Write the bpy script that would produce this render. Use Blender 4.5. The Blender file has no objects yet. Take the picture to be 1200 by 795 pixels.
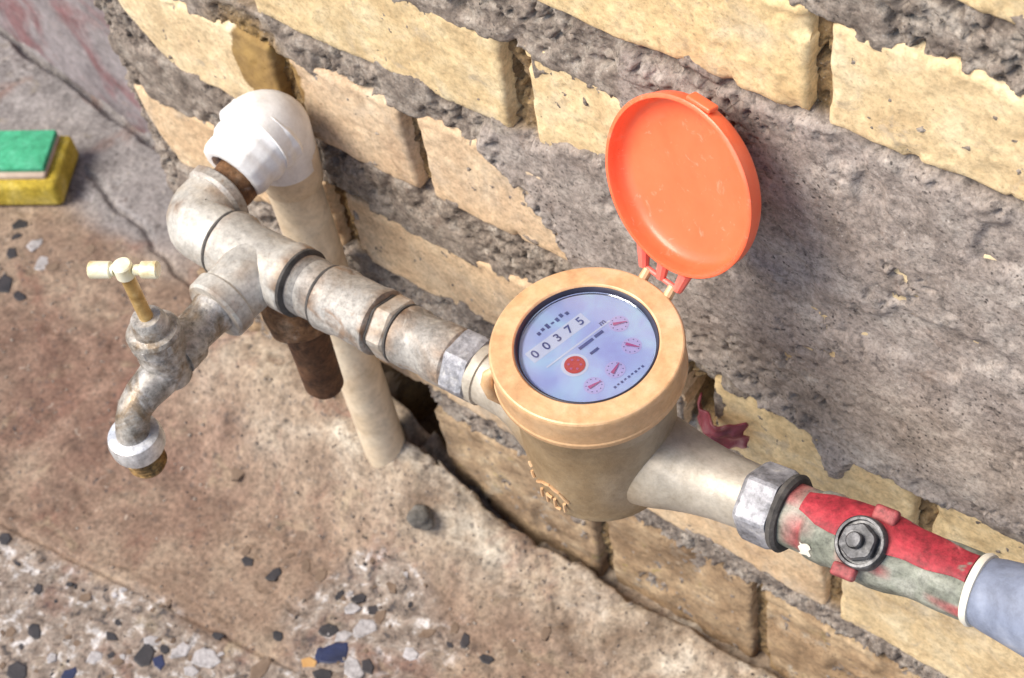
import bpy, bmesh, math, random
import numpy as np
from mathutils import Vector, Matrix, noise as mnoise

random.seed(7)
S = bpy.context.scene
COL = S.collection
H = 0.495          # height of the meter's dial above the floor

# ------------------------------------------------------------------ camera
cam_data = bpy.data.cameras.new('camera')
cam = bpy.data.objects.new('camera', cam_data)
COL.objects.link(cam)
cam_data.sensor_width = 36.0
cam_data.lens = 2119.0 / 1200.0 * 36.0
cam_data.clip_start = 0.02
cam_data.clip_end = 200
# image right / image down / view direction expressed in world axes
RX = Vector((0.79354229, 0.59511206, -0.12701288))
RD = Vector((0.41757768, -0.68437887, -0.59770766))
RF = Vector((-0.44262797, 0.42126856, -0.79158908))
m = Matrix((RX, -RD, -RF)).transposed().to_4x4()
m.translation = Vector((0.3577, -0.4934, 0.6977 + H))
cam.matrix_world = m
S.camera = cam
cam_data.dof.use_dof = True
cam_data.dof.focus_distance = 0.86
cam_data.dof.aperture_fstop = 18

# ------------------------------------------------------------------ light
SUN_DIR = Vector((0.38, 0.52, -0.765)).normalized()     # the way the light travels
w = bpy.data.worlds.new("World"); S.world = w
w.use_nodes = True
nt = w.node_tree
bg = nt.nodes['Background']
sky = nt.nodes.new('ShaderNodeTexSky')
sky.sky_type = 'NISHITA'; sky.sun_disc = False
sky.sun_elevation = math.asin(-SUN_DIR.z)
sky.sun_rotation = math.atan2(-SUN_DIR.x, -SUN_DIR.y)
nt.links.new(sky.outputs[0], bg.inputs[0])
bg.inputs[1].default_value = 0.050
sl = bpy.data.lights.new('sun', 'SUN'); sl.energy = 1.5; sl.angle = math.radians(34)
sl.color = (1.0, 0.91, 0.76)
so = bpy.data.objects.new('sun', sl); COL.objects.link(so)
so.rotation_euler = SUN_DIR.to_track_quat('-Z', 'Y').to_euler()
so.location = (0, 0, 3)
S.view_settings.view_transform = 'Standard'; S.view_settings.look = 'None'
S.view_settings.exposure = 1.9; S.view_settings.gamma = 1.0
S.view_settings.use_curve_mapping = False

# ------------------------------------------------------------------ numpy noise
def vnoise(x, y, seed=0):
    xi = np.floor(x).astype(np.int64); yi = np.floor(y).astype(np.int64)
    fx = x - xi; fy = y - yi
    fx = fx * fx * fx * (fx * (fx * 6 - 15) + 10); fy = fy * fy * fy * (fy * (fy * 6 - 15) + 10)
    def h(a, b):
        n = (a * 374761393 + b * 668265263 + seed * 974634777) & 0xffffffff
        n = ((n ^ (n >> 13)) * 1274126177) & 0xffffffff
        n = n ^ (n >> 16)
        return (n & 0xffffff) / float(0xffffff) * 2 - 1
    a = h(xi, yi); b = h(xi + 1, yi); c = h(xi, yi + 1); d = h(xi + 1, yi + 1)
    return (a * (1 - fx) + b * fx) * (1 - fy) + (c * (1 - fx) + d * fx) * fy
def fbm(x, y, scale, octv=4, seed=0, gain=0.5):
    r = 0; amp = 1; tot = 0
    for k in range(octv):
        r = r + amp * vnoise(x * scale + 17.3 * k, y * scale - 9.1 * k, seed + k * 31)
        tot += amp; amp *= gain; scale *= 2.03
    return r / tot
def sstep(a, b, x):
    t = np.clip((x - a) / (b - a), 0, 1)
    return t * t * (3 - 2 * t)
def polydist(px, py, poly):
    """signed distance, positive inside"""
    d = np.full(px.shape, 1e9); inside = np.zeros(px.shape, bool)
    n = len(poly)
    for i in range(n):
        x0, y0 = poly[i]; x1, y1 = poly[(i + 1) % n]
        ex, ey = x1 - x0, y1 - y0
        t = np.clip(((px - x0) * ex + (py - y0) * ey) / (ex * ex + ey * ey), 0, 1)
        d = np.minimum(d, np.hypot(px - x0 - t * ex, py - y0 - t * ey))
        c = ((y0 > py) != (y1 > py)) & (px < (x1 - x0) * (py - y0) / ((y1 - y0) or 1e-12) + x0)
        inside ^= c
    return np.where(inside, d, -d)

# ------------------------------------------------------------------ materials
def material(name, stops, scale=30.0, detail=6, rough=0.8, metal=0.0, bump=0.3, bscale=200.0,
             speck=None, stain=None, attr=None, coat=0.0, vary=0.0, extra=None, rvar=0.0, sss=0.0, bdist=0.001, grit=0.0, gscale=260.0):
    """stops: [(pos, rgb)...] driven by noise; speck: list of (scale, lo, hi, rgb, strength) ; attr: (attribute, rgb/material stops)"""
    M = bpy.data.materials.new(name); M.use_nodes = True
    t = M.node_tree; N = t.nodes; L = t.links
    P = N['Principled BSDF']
    tc = N.new('ShaderNodeTexCoord')
    co = tc.outputs['Object']
    def ramp(src, st, interp='LINEAR'):
        r = N.new('ShaderNodeValToRGB'); r.color_ramp.interpolation = interp
        el = r.color_ramp.elements
        while len(el) < len(st): el.new(0.5)
        for e, (p, c) in zip(el, st):
            e.position = p; e.color = (c[0], c[1], c[2], 1) if not isinstance(c, float) else (c, c, c, 1)
        L.new(src, r.inputs[0]); return r.outputs[0]
    def nz(sc, det=5, rgh=0.6, dist=0.0, src=None):
        n = N.new('ShaderNodeTexNoise'); n.inputs['Scale'].default_value = sc
        n.inputs['Detail'].default_value = det; n.inputs['Roughness'].default_value = rgh
        n.inputs['Distortion'].default_value = dist
        L.new(src or co, n.inputs['Vector']); return n.outputs['Fac']
    def mix(a, b, f, mode='MIX'):
        x = N.new('ShaderNodeMix'); x.data_type = 'RGBA'; x.blend_type = mode
        for s, v in ((x.inputs[6], a), (x.inputs[7], b)):
            if isinstance(v, (tuple, list)): s.default_value = (v[0], v[1], v[2], 1)
            else: L.new(v, s)
        if isinstance(f, (int, float)): x.inputs[0].default_value = f
        else: L.new(f, x.inputs[0])
        return x.outputs[2]
    def mul(a, b):
        x = N.new('ShaderNodeMath'); x.operation = 'MULTIPLY'
        for s, v in ((x.inputs[0], a), (x.inputs[1], b)):
            if isinstance(v, (int, float)): s.default_value = v
            else: L.new(v, s)
        return x.outputs[0]
    col = ramp(nz(scale, detail, 0.62, 0.4), stops)
    if vary:
        oi = N.new('ShaderNodeObjectInfo')
        hs = N.new('ShaderNodeHueSaturation')
        mr = N.new('ShaderNodeMapRange'); mr.inputs[3].default_value = 1 - vary; mr.inputs[4].default_value = 1 + vary * 0.6
        L.new(oi.outputs['Random'], mr.inputs[0]); L.new(mr.outputs[0], hs.inputs['Value'])
        mr2 = N.new('ShaderNodeMapRange'); mr2.inputs[3].default_value = 1 + vary * 1.2; mr2.inputs[4].default_value = 1 - vary * 1.2
        m3 = N.new('ShaderNodeMath'); m3.operation = 'FRACT'
        L.new(mul(oi.outputs['Random'], 7.31), m3.inputs[0])
        L.new(m3.outputs[0], mr2.inputs[0]); L.new(mr2.outputs[0], hs.inputs['Saturation'])
        L.new(col, hs.inputs['Color']); col = hs.outputs[0]
    for at, rgb_st, sc in (attr or []):
        a = N.new('ShaderNodeAttribute'); a.attribute_name = at
        c2 = ramp(nz(sc, 6, 0.65, 0.5), rgb_st)
        col = mix(col, c2, a.outputs['Fac'])
    for sc, lo, hi, rgb, st in (stain or []):
        col = mix(col, rgb, mul(ramp(nz(sc, 7, 0.65, 0.8), [(lo, 0.0), (hi, 1.0)]), st))
    for sc, lo, hi, rgb, st in (speck or []):
        v = N.new('ShaderNodeTexVoronoi'); v.inputs['Scale'].default_value = sc
        if 'Randomness' in v.inputs: v.inputs['Randomness'].default_value = 1
        # break up the cell grid with a noise mask so the specks cluster
        wv = N.new('ShaderNodeVectorMath'); wv.operation = 'ADD'
        nn = N.new('ShaderNodeTexNoise'); nn.inputs['Scale'].default_value = sc * 1.3
        L.new(co, nn.inputs['Vector'])
        sc2 = N.new('ShaderNodeVectorMath'); sc2.operation = 'SCALE'; sc2.inputs['Scale'].default_value = 0.8 / sc
        L.new(nn.outputs['Color'], sc2.inputs[0]); L.new(co, wv.inputs[0]); L.new(sc2.outputs[0], wv.inputs[1])
        L.new(wv.outputs[0], v.inputs['Vector'])
        f = ramp(v.outputs['Distance'], [(lo, 1.0), (hi, 0.0)])
        f = mul(f, ramp(nz(sc * 0.13, 3), [(0.42, 0.0), (0.62, 1.0)]))
        col = mix(col, rgb, mul(f, st))
    if grit:
        g1 = ramp(nz(gscale, 4, 0.75), [(0.30, tuple([max(0.0, 1 - grit * 1.6)] * 3)), (0.50, (1.0 - grit * .1,) * 3), (0.70, tuple([1 + grit * .9] * 3))])
        g2 = ramp(nz(gscale * 0.28, 5, 0.7, 1.0), [(0.32, tuple([1 - grit * 1.1] * 3)), (0.52, (1.0,) * 3), (0.70, tuple([1 + grit * .5] * 3))])
        col = mix(mix(col, g1, 1.0, 'MULTIPLY'), g2, 1.0, 'MULTIPLY')
    if extra: col = extra(N, L, col, mix, ramp, nz, mul, tc)
    L.new(col, P.inputs['Base Color'])
    P.inputs['Metallic'].default_value = metal
    if rvar:
        mr = N.new('ShaderNodeMapRange'); mr.inputs[3].default_value = max(0.05, rough - rvar); mr.inputs[4].default_value = min(1, rough + rvar)
        mr.inputs[1].default_value = 0.3; mr.inputs[2].default_value = 0.7
        L.new(nz(scale * 1.7, 5), mr.inputs[0]); L.new(mr.outputs[0], P.inputs['Roughness'])
    else:
        P.inputs['Roughness'].default_value = rough
    P.inputs['Coat Weight'].default_value = coat
    if sss:
        P.inputs['Subsurface Weight'].default_value = sss
        P.inputs['Subsurface Radius'].default_value = (0.006, 0.002, 0.001)
    if bump:
        b = N.new('ShaderNodeBump'); b.inputs['Strength'].default_value = bump; b.inputs['Distance'].default_value = bdist
        L.new(nz(bscale, 8, 0.7), b.inputs['Height']); L.new(b.outputs[0], P.inputs['Normal'])
    return M

def brick_ochre(N, L, col, mix, ramp, nz, mul, tc):
    """ochre patch round the brick end above the white elbow"""
    g = N.new('ShaderNodeNewGeometry')
    v = N.new('ShaderNodeVectorMath'); v.operation = 'SUBTRACT'; v.inputs[1].default_value = (-0.325, 0, H - 0.068)
    L.new(g.outputs['Position'], v.inputs[0])
    sc = N.new('ShaderNodeVectorMath'); sc.operation = 'MULTIPLY'; sc.inputs[1].default_value = (1 / 0.036, 0, 1 / 0.05)
    L.new(v.outputs[0], sc.inputs[0])
    ln = N.new('ShaderNodeVectorMath'); ln.operation = 'LENGTH'; L.new(sc.outputs[0], ln.inputs[0])
    ad = N.new('ShaderNodeMath'); ad.operation = 'ADD'; L.new(ln.outputs['Value'], ad.inputs[0]); L.new(mul(nz(60, 4), 0.35), ad.inputs[1])
    f = ramp(ad.outputs[0], [(0.95, 1.0), (1.0, 0.0)])
    ad2 = N.new('ShaderNodeMath'); ad2.operation = 'MULTIPLY'; L.new(f, ad2.inputs[0]); ad2.inputs[1].default_value = 0.9
    c2 = ramp(nz(70, 6), [(0.3, (0.16, 0.085, 0.02)), (0.7, (0.36, 0.22, 0.06))])
    return mix(col, c2, ad2.outputs[0])

M = {}
M['brick'] = material('pale_yellow_brick', [(0.28, (0.55, 0.39, 0.21)), (0.5, (0.71, 0.54, 0.315)), (0.74, (0.80, 0.67, 0.45))], 34, 8, 0.9, vary=0.07,
    bump=0.45, bscale=420, stain=[(22, 0.6, 0.75, (0.60, 0.36, 0.22), 0.45), (75, 0.62, 0.72, (0.36, 0.25, 0.15), 0.5), (14, 0.56, 0.70, (0.50, 0.44, 0.36), 0.45), (42, 0.60, 0.68, (0.33, 0.29, 0.25), 0.45)],
    speck=[(330, 0.10, 0.30, (0.25, 0.17, 0.10), 0.5)], extra=brick_ochre, grit=0.2, gscale=260)
M['brick_pink'] = material('pinkish_beige_brick', [(0.28, (0.50, 0.34, 0.21)), (0.5, (0.64, 0.465, 0.30)), (0.74, (0.72, 0.57, 0.40))], 30, 8, 0.9, vary=0.06,
    bump=0.45, bscale=420, stain=[(20, 0.52, 0.7, (0.45, 0.40, 0.34), 0.55), (80, 0.6, 0.7, (0.30, 0.19, 0.12), 0.5)],
    speck=[(330, 0.10, 0.30, (0.22, 0.14, 0.09), 0.5)], extra=brick_ochre, grit=0.22, gscale=260)
M['brick_dirty'] = material('damp_brown_brick', [(0.3, (0.21, 0.135, 0.08)), (0.5, (0.36, 0.25, 0.155)), (0.72, (0.54, 0.41, 0.27))], 26, 8, 0.9, vary=0.06,
    bump=0.6, bscale=330, stain=[(18, 0.5, 0.66, (0.13, 0.075, 0.04), 0.7), (34, 0.58, 0.7, (0.40, 0.36, 0.30), 0.6), (60, 0.62, 0.7, (0.30, 0.24, 0.06), 0.5)],
    speck=[(260, 0.12, 0.32, (0.08, 0.05, 0.03), 0.7)], grit=0.25, gscale=260)
M['mortar'] = material('rough_grey_mortar', [(0.3, (0.12, 0.092, 0.078)), (0.5, (0.265, 0.218, 0.185)), (0.72, (0.46, 0.405, 0.355))], 75, 9, 0.97, bump=0.65, bscale=520, bdist=0.0015,
    attr=[('smear', [(0.3, (0.22, 0.178, 0.155)), (0.5, (0.345, 0.292, 0.265)), (0.72, (0.47, 0.42, 0.385))], 26),
          ('hollow_shade', [(0.3, (0.012, 0.009, 0.007)), (0.7, (0.04, 0.028, 0.02))], 80),
          ('ochre', [(0.3, (0.14, 0.075, 0.025)), (0.7, (0.38, 0.25, 0.10))], 60)],
    stain=[(40, 0.6, 0.72, (0.13, 0.075, 0.05), 0.5), (150, 0.60, 0.66, (0.06, 0.05, 0.05), 0.6)],
    speck=[(260, 0.12, 0.30, (0.025, 0.02, 0.02), 0.9), (420, 0.06, 0.22, (0.62, 0.60, 0.57), 0.6)], grit=0.32, gscale=360)
M['floor'] = material('worn_brown_cement', [(0.28, (0.125, 0.076, 0.055)), (0.48, (0.235, 0.163, 0.12)), (0.72, (0.36, 0.28, 0.21))], 17, 9, 0.92, bump=0.5, bscale=260,
    attr=[('cement', [(0.32, (0.19, 0.135, 0.095)), (0.5, (0.38, 0.31, 0.24)), (0.70, (0.66, 0.60, 0.51))], 22),
          ('terrazzo', [(0.36, (0.07, 0.06, 0.06)), (0.44, (0.22, 0.17, 0.14)), (0.55, (0.30, 0.25, 0.215)), (0.63, (0.55, 0.52, 0.52))], 80),
          ('damp', [(0.3, (0.10, 0.052, 0.04)), (0.55, (0.20, 0.118, 0.088)), (0.75, (0.30, 0.20, 0.155))], 30),
          ('grey', [(0.3, (0.17, 0.155, 0.155)), (0.5, (0.24, 0.22, 0.22)), (0.75, (0.31, 0.29, 0.29))], 20)],
    stain=[(16, 0.56, 0.70, (0.19, 0.095, 0.07), 0.7), (28, 0.60, 0.72, (0.33, 0.27, 0.18), 0.5), (55, 0.62, 0.70, (0.085, 0.055, 0.045), 0.65), (120, 0.62, 0.70, (0.48, 0.42, 0.36), 0.5)],
    speck=[(85, 0.14, 0.26, (0.06, 0.05, 0.05), 0.6), (120, 0.10, 0.24, (0.06, 0.055, 0.06), 0.75), (260, 0.08, 0.26, (0.07, 0.05, 0.045), 0.6)], grit=0.34, gscale=260)
M['back'] = material('stained_purple_grey_plaster', [(0.3, (0.17, 0.145, 0.155)), (0.5, (0.25, 0.22, 0.23)), (0.72, (0.33, 0.29, 0.30))], 14, 8, 0.92, bump=0.4, bscale=150,
    stain=[(13, 0.47, 0.62, (0.20, 0.07, 0.075), 0.75), (30, 0.58, 0.7, (0.40, 0.30, 0.27), 0.6)], speck=[(100, 0.1, 0.3, (0.07, 0.05, 0.06), 0.6)], grit=0.25, gscale=160)
M['galv'] = material('weathered_galvanised_iron', [(0.3, (0.22, 0.20, 0.185)), (0.5, (0.40, 0.38, 0.36)), (0.7, (0.58, 0.55, 0.52))], 22, 6, 0.55, metal=0.3, bump=0.5, bscale=300, rvar=0.15,
    attr=[('rust', [(0.3, (0.10, 0.05, 0.025)), (0.5, (0.24, 0.135, 0.07)), (0.7, (0.38, 0.26, 0.17))], 110)],
    stain=[(45, 0.60, 0.70, (0.26, 0.15, 0.085), 0.75), (24, 0.52, 0.68, (0.30, 0.22, 0.16), 0.55), (60, 0.62, 0.72, (0.66, 0.62, 0.56), 0.5)], speck=[(500, 0.1, 0.28, (0.10, 0.07, 0.05), 0.5)], grit=0.24, gscale=330)
M['galv_light'] = material('pale_galvanised_iron', [(0.3, (0.36, 0.34, 0.32)), (0.5, (0.52, 0.50, 0.47)), (0.7, (0.68, 0.65, 0.61))], 20, 6, 0.55, metal=0.28, bump=0.4, bscale=260, rvar=0.15,
    attr=[('rust', [(0.3, (0.10, 0.05, 0.025)), (0.5, (0.24, 0.135, 0.07)), (0.7, (0.38, 0.26, 0.17))], 110)],
    stain=[(50, 0.60, 0.72, (0.30, 0.19, 0.115), 0.65), (24, 0.50, 0.70, (0.46, 0.36, 0.25), 0.55)], speck=[(500, 0.1, 0.28, (0.16, 0.12, 0.09), 0.4)], grit=0.18, gscale=300)
M['rusty'] = material('rusty_iron', [(0.3, (0.10, 0.045, 0.02)), (0.5, (0.22, 0.11, 0.05)), (0.72, (0.38, 0.25, 0.16))], 80, 8, 0.85, metal=0.1, bump=0.9, bscale=260,
    stain=[(60, 0.56, 0.66, (0.42, 0.38, 0.34), 0.6)], grit=0.4, gscale=260)
M['rust_brown'] = material('red_brown_rust', [(0.3, (0.05, 0.02, 0.01)), (0.5, (0.105, 0.045, 0.02)), (0.72, (0.19, 0.095, 0.05))], 60, 8, 0.8, metal=0.1, bump=0.7, bscale=260, grit=0.4, gscale=200)
M['thread'] = material('dark_joint_compound', [(0.3, (0.03, 0.028, 0.028)), (0.7, (0.11, 0.10, 0.095))], 120, 6, 0.85, bump=0.7, bscale=420)
M['pvc'] = material('beige_pvc', [(0.3, (0.52, 0.40, 0.27)), (0.5, (0.66, 0.54, 0.40)), (0.72, (0.76, 0.66, 0.52))], 26, 7, 0.5, bump=0.2, bscale=160, coat=0.05,
    stain=[(30, 0.58, 0.72, (0.40, 0.25, 0.13), 0.5)], speck=[(300, 0.08, 0.24, (0.24, 0.15, 0.08), 0.4)], grit=0.12, gscale=160)
M['pvc_white'] = material('chalky_white_pvc', [(0.3, (0.66, 0.64, 0.64)), (0.5, (0.80, 0.79, 0.80)), (0.75, (0.88, 0.88, 0.90))], 38, 7, 0.55, bump=0.3, bscale=170,
    stain=[(36, 0.6, 0.74, (0.62, 0.54, 0.42), 0.4)], grit=0.07, gscale=120)
M['blue'] = material('blue_grey_pvc', [(0.3, (0.13, 0.15, 0.22)), (0.5, (0.20, 0.23, 0.32)), (0.72, (0.29, 0.32, 0.41))], 30, 7, 0.6, bump=0.2, bscale=160,
    stain=[(30, 0.58, 0.72, (0.50, 0.46, 0.42), 0.6)], grit=0.14, gscale=140)
M['cap'] = material('tan_painted_brass_cap', [(0.3, (0.54, 0.31, 0.155)), (0.5, (0.66, 0.41, 0.22)), (0.72, (0.77, 0.53, 0.32))], 55, 7, 0.42, metal=0.15, bump=0.15, bscale=300, rvar=0.1,
    stain=[(40, 0.6, 0.72, (0.72, 0.42, 0.30), 0.4)], speck=[(600, 0.1, 0.25, (0.36, 0.22, 0.12), 0.4)], grit=0.09, gscale=240)
M['bronze'] = material('dull_bronze_casting', [(0.3, (0.25, 0.165, 0.085)), (0.5, (0.37, 0.265, 0.155)), (0.72, (0.50, 0.385, 0.25))], 20, 6, 0.5, metal=0.3, bump=0.3, bscale=380, rvar=0.12,
    attr=[('pale', [(0.3, (0.34, 0.295, 0.24)), (0.7, (0.58, 0.53, 0.465))], 50)],
    stain=[(28, 0.56, 0.74, (0.20, 0.13, 0.06), 0.5)], speck=[(500, 0.08, 0.24, (0.52, 0.45, 0.34), 0.4)], grit=0.1, gscale=300)
M['gasket'] = material('black_rubber', [(0.3, (0.012, 0.012, 0.03)), (0.7, (0.03, 0.03, 0.06))], 60, 3, 0.5, bump=0)
M['lid'] = material('orange_red_plastic', [(0.3, (0.94, 0.125, 0.045)), (0.7, (1.0, 0.185, 0.08))], 18, 5, 0.42, bump=0.08, bscale=120, coat=0.15, sss=0.3,
    stain=[(60, 0.64, 0.74, (0.98, 0.34, 0.22), 0.4), (30, 0.60, 0.75, (0.80, 0.26, 0.18), 0.3), (140, 0.60, 0.68, (0.86, 0.40, 0.30), 0.35)], speck=[(260, 0.06, 0.2, (0.45, 0.12, 0.07), 0.5)])
M['lid_pink'] = material('faded_red_plastic', [(0.3, (0.72, 0.10, 0.08)), (0.7, (0.88, 0.20, 0.16))], 60, 5, 0.4, bump=0.1, bscale=200, sss=0.15)
M['dial'] = material('pale_blue_dial', [(0.3, (0.50, 0.52, 0.86)), (0.5, (0.56, 0.66, 0.93)), (0.72, (0.60, 0.84, 0.97))], 42, 3, 0.45, bump=0)
M['ink'] = material('dark_blue_ink', [(0.3, (0.06, 0.07, 0.22)), (0.7, (0.13, 0.16, 0.38))], 60, 2, 0.5, bump=0)
M['ink_red'] = material('crimson_ink', [(0.3, (0.52, 0.06, 0.22)), (0.7, (0.66, 0.14, 0.36))], 60, 2, 0.5, bump=0)
M['star'] = material('red_star_wheel', [(0.3, (0.62, 0.025, 0.04)), (0.7, (0.75, 0.05, 0.06))], 60, 2, 0.4, bump=0)
M['print_white'] = material('white_print', [(0.3, (0.78, 0.80, 0.92)), (0.7, (0.86, 0.88, 0.95))], 60, 2, 0.5, bump=0)
M['print_pink'] = material('pale_pink_print', [(0.3, (0.60, 0.52, 0.84)), (0.7, (0.70, 0.60, 0.88))], 60, 2, 0.5, bump=0)
M['brass'] = material('bright_brass', [(0.3, (0.60, 0.46, 0.22)), (0.45, (0.84, 0.78, 0.55)), (0.7, (0.95, 0.93, 0.80))], 80, 6, 0.42, metal=0.2, bump=0.15, bscale=300)
M['brass_gold'] = material('golden_brass', [(0.3, (0.34, 0.20, 0.06)), (0.5, (0.58, 0.38, 0.14)), (0.7, (0.85, 0.66, 0.34))], 90, 6, 0.4, metal=0.4, bump=0.3, bscale=300)
M['brass_old'] = material('tarnished_brass', [(0.3, (0.10, 0.05, 0.015)), (0.5, (0.26, 0.15, 0.05)), (0.7, (0.45, 0.29, 0.12))], 90, 7, 0.5, metal=0.4, bump=0.6, bscale=260, grit=0.5, gscale=300)
M['tap'] = material('worn_chrome_tap', [(0.3, (0.24, 0.21, 0.18)), (0.5, (0.40, 0.37, 0.34)), (0.7, (0.60, 0.58, 0.57))], 60, 8, 0.38, metal=0.3, bump=0.6, bscale=220, rvar=0.15,
    stain=[(55, 0.48, 0.62, (0.17, 0.105, 0.045), 0.8)], grit=0.38, gscale=220)
M['chrome'] = material('pale_chrome', [(0.3, (0.52, 0.52, 0.54)), (0.5, (0.70, 0.70, 0.72)), (0.7, (0.82, 0.82, 0.84))], 60, 8, 0.34, metal=0.5, bump=0.3, bscale=220, rvar=0.1, grit=0.25, gscale=200)
M['valve'] = material('grey_green_iron_with_red_paint', [(0.3, (0.13, 0.14, 0.11)), (0.5, (0.24, 0.25, 0.21)), (0.72, (0.38, 0.38, 0.34))], 60, 8, 0.6, metal=0.1, bump=0.35, bscale=300,
    attr=[('paint', [(0.28, (0.17, 0.014, 0.022)), (0.45, (0.34, 0.022, 0.038)), (0.60, (0.43, 0.045, 0.06)), (0.70, (0.55, 0.24, 0.24))], 55)], coat=0.0,
    stain=[(110, 0.66, 0.73, (0.45, 0.40, 0.36), 0.5)], grit=0.3, gscale=260)
M['stem'] = material('dark_steel', [(0.3, (0.035, 0.035, 0.04)), (0.5, (0.09, 0.09, 0.10)), (0.7, (0.22, 0.22, 0.23))], 90, 7, 0.45, metal=0.5, bump=0.4, bscale=350, grit=0.4, gscale=300)
M['union'] = material('blue_grey_zinc_nut', [(0.3, (0.20, 0.20, 0.22)), (0.5, (0.34, 0.34, 0.38)), (0.7, (0.48, 0.48, 0.52))], 80, 8, 0.5, metal=0.35, bump=0.5, bscale=350,
    stain=[(70, 0.58, 0.68, (0.62, 0.60, 0.58), 0.6)], grit=0.3, gscale=260)
M['lip'] = material('chalk_white_sealant', [(0.3, (0.62, 0.57, 0.48)), (0.7, (0.82, 0.79, 0.72))], 60, 6, 0.7, bump=0.3, bscale=240)
M['green_pad'] = material('green_scouring_pad', [(0.3, (0.035, 0.28, 0.14)), (0.5, (0.06, 0.40, 0.22)), (0.7, (0.12, 0.48, 0.30))], 60, 7, 0.9, bump=1.0, bscale=420, grit=0.2, gscale=300)
M['yellow_foam'] = material('yellow_foam', [(0.3, (0.40, 0.28, 0.02)), (0.5, (0.58, 0.43, 0.05)), (0.7, (0.68, 0.54, 0.14))], 50, 6, 0.9, bump=1.0, bscale=320, bdist=.002, speck=[(260, 0.12, 0.34, (0.30, 0.20, 0.01), 0.6)], grit=0.2, gscale=300)
M['beige_foam'] = material('dirty_beige_foam', [(0.3, (0.42, 0.32, 0.26)), (0.7, (0.56, 0.45, 0.37))], 50, 6, 0.9, bump=0.6, bscale=320)
M['red_scrap'] = material('maroon_plastic_scrap', [(0.3, (0.09, 0.012, 0.02)), (0.55, (0.20, 0.03, 0.045)), (0.72, (0.40, 0.20, 0.19))], 80, 7, 0.5, bump=0.6, bscale=220)
M['pebble'] = material('dark_grey_stone', [(0.3, (0.07, 0.065, 0.06)), (0.7, (0.17, 0.155, 0.14))], 90, 6, 0.85, bump=0.6, bscale=300, grit=0.3, gscale=300)
M['chip_dark'] = material('black_stone_chip', [(0.3, (0.008, 0.008, 0.012)), (0.7, (0.035, 0.03, 0.035))], 60, 5, 0.6, bump=0.4, bscale=300)
M['chip_blue'] = material('dark_blue_stone_chip', [(0.3, (0.004, 0.008, 0.035)), (0.7, (0.012, 0.022, 0.085))], 60, 5, 0.5, bump=0.4, bscale=300)
M['chip_white'] = material('white_marble_chip', [(0.3, (0.27, 0.25, 0.25)), (0.7, (0.44, 0.42, 0.44))], 60, 5, 0.6, bump=0.4, bscale=300, grit=0.3, gscale=300)
M['chip_brown'] = material('brown_stone_chip', [(0.3, (0.10, 0.065, 0.045)), (0.7, (0.20, 0.14, 0.10))], 60, 5, 0.8, bump=0.4, bscale=300)
M['chip_orange'] = material('orange_stone_chip', [(0.3, (0.36, 0.18, 0.05)), (0.7, (0.50, 0.30, 0.12))], 60, 5, 0.7, bump=0.4, bscale=300)
# glass
g = bpy.data.materials.new('meter_glass'); g.use_nodes = True
t = g.node_tree; t.nodes.remove(t.nodes['Principled BSDF'])
a = t.nodes.new('ShaderNodeBsdfTransparent'); b = t.nodes.new('ShaderNodeBsdfGlossy'); b.inputs['Roughness'].default_value = 0.08
f = t.nodes.new('ShaderNodeFresnel'); f.inputs['IOR'].default_value = 1.5
x = t.nodes.new('ShaderNodeMixShader'); t.links.new(f.outputs[0], x.inputs[0]); t.links.new(a.outputs[0], x.inputs[1]); t.links.new(b.outputs[0], x.inputs[2])
a.inputs[0].default_value = (0.93, 0.95, 1, 1)
t.links.new(x.outputs[0], t.nodes['Material Output'].inputs[0]); M['glass'] = g

# ------------------------------------------------------------------ mesh helpers (all coordinates: dial top = z 0)
def frame(axis):
    z = Vector(axis).normalized()
    up = Vector((0, 0, 1)) if abs(z.z) < 0.9 else Vector((0, 1, 0))
    x = up.cross(z).normalized(); y = z.cross(x)
    return x, y, z

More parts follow.
